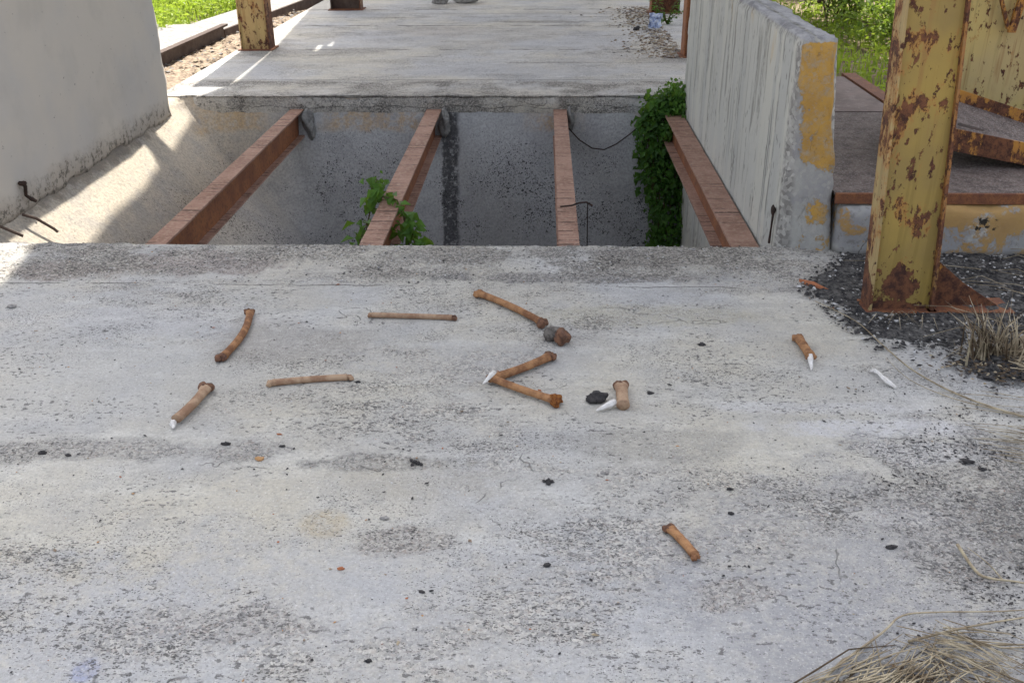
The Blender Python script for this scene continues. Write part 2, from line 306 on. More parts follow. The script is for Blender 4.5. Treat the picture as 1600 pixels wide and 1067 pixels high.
def plain(name, a, b, rough=.9, scale=30, spec=.2, hs=.5, hd=.004):
    g = G(name); return g.done(g.mix(g.st(g.noise(scale, 5, .7), .36, .64), a, b), rough, g.noise(scale * 1.6, 5, .7), hs, hd, spec)
M['mortar'] = plain('grey_mortar', (.32, .32, .31), (.17, .17, .17), scale=25, hd=.01)
M['bone'] = plain('brown_bone', (.40, .215, .105), (.20, .095, .05), .8, 26, .2, .9, .006)
M['bone_pale'] = plain('buff_bone', (.44, .31, .21), (.28, .17, .11), .8, 22, .2, .8, .005)
M['bone_dark'] = plain('dark_brown_bone', (.22, .11, .065), (.10, .055, .04), .8, 70, .3, .9, .006)
M['bone_orange'] = plain('orange_spongy_bone', (.42, .17, .045), (.16, .05, .02), .85, 110, .2, 1, .01)
M['bone_white'] = plain('white_bone', (.78, .77, .76), (.62, .6, .58), .6, 50, .3)
M['bone_grey'] = plain('grey_bone', (.22, .20, .18), (.09, .08, .075), .85, 70, .25, .9, .006)
M['clinker'] = plain('black_clinker', (.03, .03, .033), (.06, .055, .055), .85, 90, .3)
M['stone'] = plain('grey_stone', (.36, .35, .34), (.2, .19, .185), .9, 30)
M['ochre'] = plain('ochre_stone', (.50, .30, .14), (.36, .2, .1), .9, 60)
M['white_grit'] = plain('white_grit', (.6, .6, .6), (.45, .45, .46), .9, 60)
M['terra'] = plain('terracotta_chip', (.40, .16, .08), (.28, .11, .06), .85, 40)
M['straw'] = plain('dry_straw', (.44, .38, .27), (.20, .155, .10), .75, 13, .3)
M['straw_dark'] = plain('charred_straw', (.12, .085, .055), (.06, .045, .03), .85, 30)
M['paper'] = plain('crumpled_paper', (.72, .76, .85), (.35, .45, .70), .7, 40)
M['ash'] = plain('black_ash', (.03, .03, .034), (.16, .155, .15), .95, 45, .15, 1, .02)
M['roof'] = plain('unseen_roof_sheet', (.3, .3, .3), (.25, .24, .23), .7, 3)
M['debris'] = plain('dusty_debris', (.46, .37, .28), (.22, .17, .13), .95, 18, .15, 1, .03)
def soil():
    g = G('soil'); n = g.noise(1.5, 6, .65)
    col = g.mix(g.st(n, .38, .62), (.34, .27, .20), (.20, .15, .11))
    col = g.mix(g.mul(g.st(g.noise(20, 6, .75), .45, .62), .6), col, (.12, .09, .065))
    return g.done(col, .95, g.noise(14, 7, .75), .9, .04, .12)
M['soil'] = soil()
def leafm(name, a, b, tr=.45):
    g = G(name); oi = g.noise(9, 3, .6)
    col = g.mix(g.st(oi, .35, .65), a, b)
    g.done(col, .5, spec=.35)
    t = g.new('ShaderNodeBsdfTranslucent'); g.set(t.inputs[0], g.mix(.5, col, (.35, .5, .05)))
    mx = g.new('ShaderNodeMixShader'); mx.inputs[0].default_value = tr
    g.t.links.new(g.b.outputs[0], mx.inputs[1]); g.t.links.new(t.outputs[0], mx.inputs[2])
    g.t.links.new(mx.outputs[0], g.t.nodes['Material Output'].inputs[0]); return g.m
M['leaf'] = leafm('bush_leaf', (.20, .27, .05), (.09, .16, .025))
M['vine'] = leafm('vine_leaf', (.075, .19, .03), (.03, .09, .018), .35)
M['vine_light'] = leafm('fresh_vine_leaf', (.09, .22, .03), (.055, .14, .02), .35)
M['grass'] = leafm('grass_blade', (.36, .44, .05), (.17, .26, .03), .5)
M['stem'] = plain('green_brown_stem', (.12, .11, .05), (.09, .07, .035))

# ------------------------------------------------------------------ mesh helpers
def link(name, verts, faces, mat, parent=None, smooth=False, origin=None, mats=None, fm=None):
    me = bpy.data.meshes.new(name)
    o = bpy.data.objects.new(name, me); C.objects.link(o)
    vs = [Vector(v) for v in verts]
    if origin is None:
        if parent is not None: origin = Vector(parent.location)
        else:
            lo = Vector([min(v[i] for v in vs) for i in range(3)]); hi = Vector([max(v[i] for v in vs) for i in range(3)])
            origin = Vector(((lo.x + hi.x) / 2, (lo.y + hi.y) / 2, lo.z))
    origin = Vector(origin)
    me.from_pydata([v - origin for v in vs], [], faces)
    for m in (mats or [mat]): me.materials.append(m)
    if fm:
        for p, i in zip(me.polygons, fm): p.material_index = i
    if smooth: me.polygons.foreach_set('use_smooth', [True] * len(me.polygons))
    me.update()
    if parent is not None:
        o.parent = parent
        base = Vector(parent.location) if parent.parent is None else parent.get('_w', None)
        if parent.parent is not None: base = parent.parent.location + parent.location
        o.location = origin - base
    else: o.location = origin
    return o
def tag(o, label=None, cat=None, group=None, kind=None):
    if label: o['label'] = label
    if cat: o['category'] = cat
    if group: o['group'] = group
    if kind: o['kind'] = kind
    return o
def thing(name, loc, label, cat, group=None):
    o = bpy.data.objects.new(name, None); C.objects.link(o); o.location = loc; o.empty_display_size = .1
    return tag(o, label, cat, group)
class MB:
    def __init__(s): s.v = []; s.f = []
    def box(s, lo, hi, top=None):
        i = len(s.v); (a, b, c), (d, e, f) = lo, hi
        s.v += [(a, b, c), (d, b, c), (d, e, c), (a, e, c), (a, b, f), (d, b, f), (d, e, f), (a, e, f)]
        s.f += [tuple(i + k for k in q) for q in ((0, 3, 2, 1), (4, 5, 6, 7), (0, 1, 5, 4), (1, 2, 6, 5), (2, 3, 7, 6), (3, 0, 4, 7))]; return s
    def hexa(s, p):
        i = len(s.v); s.v += list(p)
        s.f += [tuple(i + k for k in q) for q in ((0, 3, 2, 1), (4, 5, 6, 7), (0, 1, 5, 4), (1, 2, 6, 5), (2, 3, 7, 6), (3, 0, 4, 7))]; return s
    def tube(s, pts, rad, n=6):
        pts = [Vector(p) for p in pts]; rs = rad if isinstance(rad, (list, tuple)) else [rad] * len(pts)
        i0 = len(s.v)
        for j, p in enumerate(pts):
            d = (pts[min(j + 1, len(pts) - 1)] - pts[max(j - 1, 0)]).normalized()
            u = d.cross(Vector((0, 0, 1)))
            if u.length < .05: u = d.cross(Vector((1, 0, 0)))
            u.normalize(); w = d.cross(u)
            for k in range(n):
                a = 2 * math.pi * k / n; s.v.append(tuple(p + (u * math.cos(a) + w * math.sin(a)) * rs[j]))
        for j in range(len(pts) - 1):
            for k in range(n): s.f.append((i0 + j * n + k, i0 + j * n + (k + 1) % n, i0 + (j + 1) * n + (k + 1) % n, i0 + (j + 1) * n + k))
        s.f.append(tuple(i0 + k for k in range(n))[::-1]); s.f.append(tuple(i0 + (len(pts) - 1) * n + k for k in range(n))); return s
    def lump(s, c, r, seed=0, sub=1, flat=.7, rough=.35):
        bm = bmesh.new(); bmesh.ops.create_icosphere(bm, subdivisions=sub, radius=1)
        i = len(s.v); rr = r if isinstance(r, tuple) else (r, r, r * flat)
        for v in bm.verts:
            k = 1 + rough * mn.noise(v.co * 1.4 + Vector((seed * 3.1, seed * 1.7, seed)))*1.6
            s.v.append((c[0] + v.co.x * rr[0] * k, c[1] + v.co.y * rr[1] * k, c[2] + v.co.z * rr[2] * k))
        s.f += [tuple(i + v.index for v in f.verts) for f in bm.faces]; bm.free(); return s
    def leaf(s, p, d, n, L, w, fold=.3):
        p = Vector(p); d = Vector(d).normalized(); n = Vector(n); side = d.cross(n)
        if side.length < 1e-3: side = Vector((1, 0, 0))
        side.normalize(); up = side.cross(d).normalized()
        i = len(s.v); mid = p + d * L * .45
        s.v += [tuple(p), tuple(mid + side * w * .5 + up * w * fold), tuple(p + d * L - up * L * .12), tuple(mid - side * w * .5 + up * w * fold), tuple(mid)]
        s.f += [(i, i + 1, i + 4), (i + 1, i + 2, i + 4), (i + 4, i + 2, i + 3), (i, i + 4, i + 3)]
    def blade(s, pts, w):
        i = len(s.v); pts = [Vector(p) for p in pts]; n = len(pts)
        d = pts[-1] - pts[0]; side = Vector((-d.y, d.x, 0)); side = side.normalized() if side.length > 1e-4 else Vector((1, 0, 0))
        a = random.uniform(0, 3.14); side = (side * math.cos(a) + Vector((0, 0, 1)) * math.sin(a) * .6)
        for j, p in enumerate(pts):
            ww = w * (1 - .85 * (j / (n - 1)) ** 1.5) * .5; s.v += [tuple(p - side * ww), tuple(p + side * ww)]
        for j in range(n - 1): s.f.append((i + 2 * j, i + 2 * j + 1, i + 2 * j + 3, i + 2 * j + 2))
    def build(s, name, mat, parent=None, smooth=False, origin=None): return link(name, s.v, s.f, mat, parent, smooth, origin)
def bevel(o, w=.004, seg=2):
    m = o.modifiers.new('bevel', 'BEVEL'); m.width = w; m.segments = seg; m.limit_method = 'ANGLE'; return o
def nz(x, y, z=0, s=1): return mn.noise(Vector((x * s, y * s, z * s)))
def fbm(x, y, z=0, s=1): return nz(x, y, z, s) + .5 * nz(x, y, z + 7, s * 2.1) + .25 * nz(x, y, z + 13, s * 4.3)
def rough_box(name, lo, hi, step, amp, mat, parent=None, fn=None, chip=0.0, origin=None):
    """box of fine facets whose edges are worn and chipped"""
    bm = bmesh.new()
    n = [max(1, int((hi[i] - lo[i]) / step[i])) for i in range(3)]
    vid = {}
    def vert(i, j, k):
        if (i, j, k) not in vid:
            p = Vector([lo[a] + (hi[a] - lo[a]) * q / n[a] for a, q in enumerate((i, j, k))])
            q = Vector([(-1 if t == 0 else (1 if t == n[a] else 0)) for a, t in enumerate((i, j, k))])
            onedge = sum(abs(c) for c in q)
            d = fbm(p.x, p.y, p.z, 6) * amp
            if onedge >= 2:
                ch = max(0, fbm(p.x, p.y, p.z, 5) + .35) * chip + chip * .4 * max(0, nz(p.x, p.y, p.z, 30))
                p = p - q * ch
            p = p + q * d * (.6 if onedge else 0)
            if fn: p = fn(p)
            vid[(i, j, k)] = bm.verts.new(p)
        return vid[(i, j, k)]
    for a in range(3):
        b, c = (a + 1) % 3, (a + 2) % 3
        for end in (0, n[a]):
            for u in range(n[b]):
                for v in range(n[c]):
                    q = []
                    for du, dv in ((0, 0), (1, 0), (1, 1), (0, 1)):
                        t = [0, 0, 0]; t[a] = end; t[b] = u + du; t[c] = v + dv; q.append(vert(*t))
                    bm.faces.new(q if end else q[::-1])
    vs = [v.co.copy() for v in bm.verts]; bm.verts.index_update(); fs = [tuple(v.index for v in f.verts) for f in bm.faces]; bm.free()
    return link(name, vs, fs, mat, parent, origin=origin)
def jag(o, sm=True):
    o.data.polygons.foreach_set('use_smooth', [sm] * len(o.data.polygons)); 
    return o

# ------------------------------------------------------------------ setting
gx = [-150, -3.02, 1.2, 150]; gy = [-60, 4.0, 7.34, 260]
gv = [(x, y, -.07) for y in gy for x in gx]
gf = [(j * 4 + i, j * 4 + i + 1, j * 4 + i + 5, j * 4 + i + 4) for j in range(3) for i in range(3) if not (i == 1 and j == 1)]
tag(link('ground', gv, gf, M['soil'], origin=(0, 0, -.07)), kind='structure')
def warp_front(p):
    q = p.copy()
    if q.y > 4.0: q.y += .012 * fbm(q.x, 0, 0, 4) + .006 * nz(q.x, q.z, 0, 40); q.z += (-.008 * abs(fbm(q.x, 3, 0, 7)))
    return q
def slab(name, x0, x1, ys, z0, mat, edge_y, edge_sign):
    """sheet with a chipped, ragged edge over the pit and a thick side"""
    nx = int((x1 - x0) / .025); V = []; F = []; 
    def zz(x, y): return .0025 * fbm(x, y, 0, 2.3)
    for y in ys:
        for i in range(nx + 1):
            x = x0 + (x1 - x0) * i / nx; d = abs(y - edge_y); z = zz(x, y); yy = y
            if d < .001:
                c = max(0, fbm(x, 1, 0, 2.3)) * .05 + max(0, nz(x, 2, 0, 8)) * .05 + max(0, nz(x, 6, 0, 27)) * .022
                yy = y + edge_sign * (-c + .006 * nz(x, 4, 0, 9)); z -= .003 + .55 * c
            V.append((x, yy, z))
    m = len(ys); w = nx + 1
    for j in range(m - 1):
        for i in range(nx): F.append((j * w + i, j * w + i + 1, (j + 1) * w + i + 1, (j + 1) * w + i))
    ej = m - 1 if edge_sign > 0 else 0
    prev = ej
    for zl, out in ((-.025, .004), (-.06, -.004), (-.1, 0), (z0, -.006)):
        b = len(V)
        for i in range(nx + 1):
            x, y, _ = V[ej * w + i]
            V.append((x, edge_y + edge_sign * (out + .006 * fbm(x, 0, zl * 6, 9)) if zl < -.03 else y + edge_sign * .004, zl + .01 * nz(x, zl, 5, 8) * (zl > z0)))
        p = prev * w if prev == ej else prev
        for i in range(nx):
            q = (p + i, p + i + 1, b + i + 1, b + i)
            F.append(q if edge_sign < 0 else q[::-1])
        prev = b
    return tag(link(name, V, F, mat, origin=((x0 + x1) / 2, edge_y, 0), smooth=True), kind='structure')
fy = [-1 + .1 * i for i in range(45)] + [3.42, 3.5, 3.58, 3.66, 3.74, 3.82, 3.9, 3.96, 4.0, 4.03, 4.05, 4.075]
slab('front_slab', -3.3, 3.2, sorted(fy), -.16, M['front'], 4.075, 1)
by = [7.285, 7.3, 7.33, 7.4, 7.5] + [7.6 + .1 * i for i in range(125)]
slab('far_slab', -2.93, 2.0, by, -.14, M['far'], 7.285, -1)
# thin sheets closing the slabs' side and the pit shell under them
def pit_z(x, y):
    zl = -.05 - (x + 2.76) * 1.0
    zf = -.09 - (7.30 - y) * 3.2
    zb = -2.0
    def smax(a, b, k):
        h = max(k - abs(a - b), 0) / k; return max(a, b) + h * h * k * .25
    return smax(smax(zl, zf, .3), zb, .3) - (.0 if False else 0) + .006 * fbm(x, y, 0, 3)
V = []; F = []; xs = [-3.0 + 4.06 * i / 130 for i in range(131)]
ysp = [3.99 + (6.3 - 3.99) * i / 60 for i in range(60)] + [6.3 + 1.02 * i / 80 for i in range(81)]
for y in ysp:
    for x in xs: V.append((x, y, min(pit_z(x, y), -.012)))
nxp = len(xs)
for j in range(len(ysp) - 1):
    for i in range(nxp - 1): F.append((j * nxp + i, j * nxp + i + 1, (j + 1) * nxp + i + 1, (j + 1) * nxp + i))
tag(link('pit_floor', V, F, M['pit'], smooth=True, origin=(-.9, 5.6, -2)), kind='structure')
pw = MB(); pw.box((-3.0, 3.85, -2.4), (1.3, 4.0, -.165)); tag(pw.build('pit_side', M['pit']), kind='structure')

# walls
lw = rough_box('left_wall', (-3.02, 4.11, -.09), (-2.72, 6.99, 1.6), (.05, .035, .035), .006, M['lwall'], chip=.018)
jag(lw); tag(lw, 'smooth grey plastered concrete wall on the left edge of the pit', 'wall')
def taper(p):
    k = max(0, min(1, p.z / .9)); q = p.copy()
    if p.x > 1.12: q.x -= .075 * k * max(0, min(1, (p.x - 1.06) / .2))
    q.y += (.0 if p.y > 4.3 else -.06 * (p.x - 1.056) / .22 * (1 - k))
    return q
rwl = rough_box('right_wall', (1.052, 4.06, -2.2), (1.28, 7.27, .9), (.03, .04, .04), .006, M['rwall'], fn=taper, chip=.02)
jag(rwl); tag(rwl, 'pale board-marked concrete wall with flaking orange paint on its near end', 'wall')
lo = rough_box('low_wall', (1.285, 3.965, -.05), (3.3, 4.9, .215), (.03, .05, .025), .008, M['low'], chip=.02)
jag(lo); tag(lo, 'low rendered wall with flaking orange paint under the steel plates', 'wall')

# ------------------------------------------------------------------ beams across the pit
def beam(x, w, y0, y1, zt, h, label, tf=.012, tw=.012, skew=0):
    t = thing('steel_beam', (x, y0, zt - h), label, 'beam', 'rusty steel beams lying across the pit')
    def prof(a, b, z0, z1, nm, mat, amp=.0015):
        n = 90; V = []; F = []
        for j in range(n + 1):
            y = y0 + (y1 - y0) * j / n; dx = skew * j / n
            for (px, pz) in ((a, z0), (b, z0), (b, z1), (a, z1)):
                V.append((x + px + dx + amp * nz(y, px * 40, pz * 9, 9), y, pz + amp * nz(y, pz * 50, px * 30, 11)))
        for j in range(n):
            for k in range(4): F.append((j * 4 + k, j * 4 + (k + 1) % 4, j * 4 + 4 + (k + 1) % 4, j * 4 + 4 + k))
        F.append((3, 2, 1, 0)); F.append((n * 4, n * 4 + 1, n * 4 + 2, n * 4 + 3))
        return link(nm, V, F, mat, t)
    prof(-w / 2, w / 2, zt - tf, zt, 'top_flange', M['beam'])
    prof(-tw / 2, tw / 2, zt - h + tf, zt - tf, 'web', M['web'])
    prof(-w / 2, w / 2, zt - h, zt - h + tf, 'bottom_flange', M['beam'])
    return t
beam(-1.868, .10, 4.08, 7.42, -.1, .2, 'leftmost rusty steel beam, crossing the pit next to the sunlit slope')
beam(-.82, .112, 4.08, 7.34, -.1, .2, 'rusty steel beam with a small green vine growing over it')
beam(.135, .10, 4.08, 7.31, -.1, .2, 'narrow rusty steel beam with a short wire caught on its top')
beam(.972, .13, 4.08, 7.28, -.1, .2, 'rightmost rusty steel beam, lying hard against the board-marked wall')
mo = [((-1.77, 7.25, -.2), (.05, .05, .1), 'lump of grey mortar at the far end of the leftmost beam'),
      ((-.735, 7.22, -.19), (.035, .05, .1), 'broken mortar lump beside the far end of the vine-covered beam'),
      ((.215, 7.25, -.17), (.025, .04, .07), 'small mortar lump right of the far end of the narrow beam')]
for k, (c, r, lb) in enumerate(mo):
    m = MB(); m.lump(c, r, k, 3, rough=.5)
    tag(m.build('mortar_lump', M['mortar'], smooth=True), lb, 'mortar', 'mortar lumps holding the beam ends')

# ------------------------------------------------------------------ H posts
def hpost(x0, x1, yf, dep, ztop, lean, label, mats, taper=0, tf=.012, group=None, plate=True, web_y=None, cat='post', zb=0):
    cx = (x0 + x1) / 2; t = thing('steel_post', (cx, yf + dep / 2, zb), label, cat, group)
    def bar(a, b, c, d, nm, mat):
        n = 40; V = []; F = []
        for j in range(n + 1):
            z = zb + (ztop - zb) * j / n; dx = lean * z; sh = 0
            ww = 1 - .0 * z
            for (px, py) in ((a, c), (b, c), (b, d), (a, d)): V.append((px + dx - taper * min(z, 1.4) * (px - x0) / (x1 - x0) + .001 * nz(px * 9, z, py, 7), py + .001 * nz(z, px * 5, py, 6), z))
        for j in range(n):
            for k in range(4): F.append((j * 4 + k, j * 4 + (k + 1) % 4, j * 4 + 4 + (k + 1) % 4, j * 4 + 4 + k))
        F.append((3, 2, 1, 0)); F.append((n * 4, n * 4 + 1, n * 4 + 2, n * 4 + 3))
        return link(nm, V, F, mat, t)
    wy = web_y if web_y is not None else yf + dep / 2
    bar(x0, x0 + tf, yf, yf + dep, 'flange', mats[1]); bar(x1 - tf, x1, yf, yf + dep, 'flange', mats[2])
    bar(x0 + tf, x1 - tf, wy - .004, wy + .004, 'web', mats[0])
    if plate:
        p = MB(); e_ = .012 if zb == 0 and x0 > 1.2 and yf < 4 else .03; p.box((x0 - e_, yf - e_, zb - .004), (x1 + e_, yf + dep + e_, zb + .012)); bevel(p.build('base_plate', M['plate_edge'], t), .003)
    return t
mp = hpost(1.238, 1.482, 3.34, .10, 5.2, -.045, 'tall yellow steel post flaking to dark rust, standing on the black gravel', (M['post'], M['post_edge'], M['post_rust']), web_y=3.365, taper=.03)
gs = MB(); i = 0
gs.hexa([(1.489, 3.395, .012), (1.74, 3.395, .012), (1.74, 3.407, .012), (1.489, 3.407, .012), (1.489, 3.395, .19), (1.60, 3.395, .10), (1.60, 3.407, .10), (1.489, 3.407, .19)])
gs.build('gusset', M['orange'], mp)
pl = MB(); pl.box((1.46, 3.33, .002), (1.78, 3.47, .012)); pl.build('foot_plate', M['plate_edge'], mp)
grp = 'yellow H posts holding up the roof'
hpost(-2.875, -2.60, 9.36, .2, 3.3, -.0, 'faded yellow steel post beside the sunlit strip of the far slab', (M['lpost'], M['lpost'], M['post_rust']), group=grp, web_y=9.375)
hpost(-2.62, -2.25, 12.35, .2, 5.2, 0, 'far left rusty steel post at the top edge of the photo', (M['rail'], M['rail'], M['post_rust']), group=grp)
hpost(1.28, 1.62, 11.97, .2, 5.2, 0, 'far rusty steel post beside the scrap of white paper', (M['post_rust'], M['web'], M['rail']), group=grp)
hpost(1.272, 1.52, 8.95, .2, 5.2, 0, 'brown steel post just behind the far end of the board-marked wall', (M['web'], M['web'], M['web']), group=grp)
bp = hpost(2.42, 2.86, 5.6, .2, 5.2, -.2, 'wide cream yellow steel post at the right edge behind the tread', (M['panel'], M['panel'], M['panel']), web_y=5.62)
st = MB()
st.hexa([(2.40, 5.56, 1.05), (2.43, 5.56, 1.02), (2.43, 5.58, 1.02), (2.40, 5.58, 1.05), (2.55, 5.56, .72), (2.58, 5.56, .70), (2.58, 5.58, .70), (2.55, 5.58, .72)])
st.hexa([(2.56, 5.556, .70), (2.60, 5.556, .70), (2.60, 5.576, .70), (2.56, 5.576, .70), (2.60, 5.556, 1.05), (2.64, 5.556, 1.05), (2.64, 5.576, 1.05), (2.60, 5.576, 1.05)])
st.build('brace', M['orange'], bp)

# unseen roof added for shade; edge and holes cut to shape the sun patches
ZR = 5.2
def up(p):
    p = Vector(p); k = (ZR - p.z) / to_sun.z; q = p + to_sun * k; return (q.x, q.y)
edge_pts = [(-2.20, 1.2, 0), (-2.22, 3.64, 0), (-2.31, 4.06, 0), (-2.42, 4.6, -.33), (-2.49, 4.9, -.28), (-2.53, 5.39, -.24), (-2.53, 5.84, -.24), (-2.57, 6.24, -.2), (-2.645, 6.34, -.13),
            (-2.9, 6.3, -.05), (-2.9, 6.62, -.05), (-2.68, 6.58, -.09), (-2.59, 6.56, -.18), (-2.63, 6.9, -.14), (-2.66, 7.24, -.11), (-2.6, 7.3, 0), (-2.478, 7.835, 0), (-2.603, 9.562, 0), (-2.889, 12.277, 0), (-3.2, 15.5, 0), (-3.4, 18, 0)]
outer = [up(p) for p in edge_pts] + [(3.0, 22), (3.0, 10.2), (3.35, 10.0), (3.35, up((0, 1.2, 0))[1])]

holes = [[up((x, y, 0)) for x, y in h] for h in (
    [(-2.14, 9.35), (-2.2, 10.1), (-2.235, 10.1), (-2.17, 9.3)], [(-2.06, 9.6), (-2.16, 10.4), (-2.19, 10.35), (-2.09, 9.6)],
    [(-2.33, 11.9), (-2.5, 13.6), (-2.66, 13.6), (-2.45, 12.0)])]
pts = [Vector(p) for p in outer]; faces_in = [list(range(len(outer)))]
for h in holes:
    b = len(pts); pts += [Vector(p) for p in h]; faces_in.append(list(range(b, b + len(h))))
def inside(p, poly):
    r = False; j = len(poly) - 1
    for i in range(len(poly)):
        a, b = poly[i], poly[j]
        if (a[1] > p.y) != (b[1] > p.y) and p.x < (b[0] - a[0]) * (p.y - a[1]) / (b[1] - a[1]) + a[0]: r = not r
        j = i
    return r
ov, oe, of, *_ = delaunay_2d_cdt(pts, [], faces_in, 1, 1e-5)
keep = []
for f in of:
    c = sum((ov[i] for i in f), Vector((0, 0))) / len(f)
    if not any(inside(c, h) for h in holes): keep.append(tuple(f))
rf = link('unseen_shade_roof', [(v.x, v.y, ZR) for v in ov], keep, M['roof'], origin=(0, 10, ZR))
sm_ = rf.modifiers.new('thickness', 'SOLIDIFY'); sm_.thickness = .03; sm_.offset = 1
tag(rf, 'unseen roof added overhead to shade the slabs, cut to let the sun patches through', 'roof')

# ------------------------------------------------------------------ right side steel
t = thing('steel_plate', (1.9, 4.9, .215), 'pitted grey-brown steel plate with rusty front edge, on the low wall', 'steel plate', 'steel plates laid behind the right wall')
m = MB(); m.box((1.262, 4.02, .2535), (3.1, 5.56, .263)); m.build('plate_top', M['plate_rough'], t)
m = MB(); m.box((1.262, 4.0, .217), (3.1, 4.018, .264)); bevel(m.build('front_edge', M['plate_edge'], t), .003)
t = thing('steel_plate', (1.7, 6.1, .0), 'smooth brown steel plate behind the pitted one, beside the far grass', 'steel plate', 'steel plates laid behind the right wall')
m = MB(); m.box((1.30, 5.575, .256), (2.02, 6.62, .266)); m.build('plate_top', M['plate'], t)
m = MB(); m.box((1.35, 5.9, -.07), (1.98, 6.6, .255)); m.build('support_block', M['low'], t)
m = MB(); m.box((2.03, 5.7, -.07), (2.12, 6.7, .275)); tag(m.build('edge_kerb', M['plate_edge']), 'short rusty steel bar right of the smooth brown plate', 'kerb')
# tread channel, slumped to the right
t = thing('channel_tread', (2.1, 4.7, .3), 'rusty steel tread with orange upturned edges, hanging over the plates', 'steel tread')
def quadbar(pa, pb, pc, pd, th): # four plan corners with z, thickness down
    lo_ = [(p[0], p[1], p[2] - th) for p in (pa, pb, pc, pd)]; return lo_ + [pa, pb, pc, pd]
A, B, D, E_ = (1.62, 4.40, .435), (2.75, 4.40, .215), (3.0, 5.0, .17), (1.80, 5.0, .545)
m = MB(); m.hexa(quadbar(A, B, D, E_, .008)); m.build('tread_plate', M['plate_rough'], t)
m = MB(); m.hexa(quadbar((1.62, 4.385, .5), (2.75, 4.385, .28), (2.75, 4.397, .28), (1.62, 4.397, .5), .1)); m.build('front_edge', M['orange'], t)
m = MB(); m.hexa(quadbar((1.80, 5.003, .60), (3.0, 5.003, .235), (3.0, 5.015, .235), (1.80, 5.015, .60), .08)); m.build('rear_edge', M['orange'], t)
m = MB(); m.hexa(quadbar((1.98, 4.62, .413), (2.1, 4.60, .387), (2.12, 4.635, .387), (2.0, 4.66, .415), .0015)); m.build('slot', M['wire'], t)
m = MB(); m.tube([(2.0, 4.5, .05), (2.05, 4.9, .05)], .01)
# ------------------------------------------------------------------ left background: kerb with steel edge
t = thing('concrete_kerb', (-3.7, 10, -.07), 'sunlit pale kerb faced with dark steel channel, left of the far slab', 'kerb')
m = MB(); m.hexa([(-4.1, 7.0, -.07), (-3.42, 7.0, -.07), (-3.345, 10.3, -.07), (-4.02, 10.3, -.07), (-4.1, 7.0, .115), (-3.42, 7.0, .115), (-3.345, 10.3, .115), (-4.02, 10.3, .115)])
m.hexa([(-3.9, 10.31, -.07), (-3.35, 10.31, -.07), (-3.0, 14.2, -.07), (-3.45, 14.2, -.07), (-3.9, 10.31, .055), (-3.35, 10.31, .055), (-3.0, 14.2, .055), (-3.45, 14.2, .055)])
bevel(m.build('kerb_stone', M['stone'], t), .01)
m = MB()
for z0, z1, dx in ((.1, .12, .05), (-.06, .1, .0), (-.07, -.05, .06)):
    m.hexa([(-3.418 , 7.0, z0), (-3.40 + dx, 7.0, z0), (-3.325 + dx, 10.3, z0), (-3.343, 10.3, z0), (-3.418, 7.0, z1), (-3.40 + dx, 7.0, z1), (-3.325 + dx, 10.3, z1), (-3.343, 10.3, z1)])
m.build('steel_channel', M['rail'], t)
m = MB(); m.hexa([(-3.346, 10.32, -.06), (-3.32, 10.32, -.06), (-2.96, 14.2, -.06), (-2.99, 14.2, -.06), (-3.346, 10.32, .06), (-3.32, 10.32, .06), (-2.96, 14.2, .06), (-2.99, 14.2, .06)])
m.build('steel_angle', M['rail'], t)
# dusty debris between kerb and slab
def scatter(name, n, region, size, mat_list, kind=True, seed=1, zf=lambda x, y: 0, label=None, cat=None, flat=.6):
    rnd = random.Random(seed); V = []; F = []; fm = []
    for _ in range(n):
        x, y = region(rnd); s = size(rnd); a = rnd.uniform(0, 6.28); st_ = rnd.uniform(1, 2.1); b = len(V); z = zf(x, y)
        ca, sa = math.cos(a), math.sin(a)
        for (u, v, w) in ((1, 0, 0), (0, 1, 0), (-1, 0, 0), (0, -1, 0), (0, 0, 1), (.5, .5, .7)):
            u, v, w = u + rnd.uniform(-.3, .3), v + rnd.uniform(-.3, .3), w * rnd.uniform(.5, 1.2)
            u *= st_; V.append((x + (u * ca - v * sa) * s, y + (u * sa + v * ca) * s, z + max(w, -.05) * s * flat))
        F += [(b, b + 5, b + 4), (b, b + 1, b + 5), (b + 5, b + 1, b + 4), (b + 1, b + 2, b + 4), (b + 2, b + 3, b + 4), (b + 3, b, b + 4)]
        mi = rnd.choices(range(len(mat_list)), [w for _, w in mat_list])[0]; fm += [mi] * 6
    o = link(name, V, F, None, mats=[a for a, _ in mat_list], fm=fm)
    return tag(o, label, cat, kind='stuff')
V = []; F = []
def patch(name, outline, z, mat, step=.05, amp=.01, hgt=.0):
    xs = [p[0] for p in outline]; ys_ = [p[1] for p in outline]; vid = {}; V = []; F = []
    nx_ = int((max(xs) - min(xs)) / step) + 1; ny_ = int((max(ys_) - min(ys_)) / step) + 1
    for i in range(nx_ + 1):
        for j in range(ny_ + 1):
            cx, cy = min(xs) + (i + .5) * step, min(ys_) + (j + .5) * step
            if inside(Vector((cx + .06 * fbm(cx, cy, 0, 9), cy + .06 * fbm(cx, cy, 3, 9))), outline):
                q = []
                for di, dj in ((0, 0), (1, 0), (1, 1), (0, 1)):
                    k = (i + di, j + dj)
                    if k not in vid:
                        x, y = min(xs) + k[0] * step, min(ys_) + k[1] * step
                        vid[k] = len(V); V.append((x + step * .5 * nz(x, y, 0, 31), y + step * .5 * nz(x, y, 5, 31), z + hgt * (0.5 + fbm(x, y, 0, 9)) ))
                    q.append(vid[k])
                F.append(tuple(q))
    # sink the rim
    cnt = {}
    for f in F:
        for v in f: cnt[v] = cnt.get(v, 0) + 1
    V = [(x, y, (zz if cnt.get(i, 0) == 4 else z)) for i, (x, y, zz) in enumerate(V)]
    return link(name, V, F, mat, smooth=True)
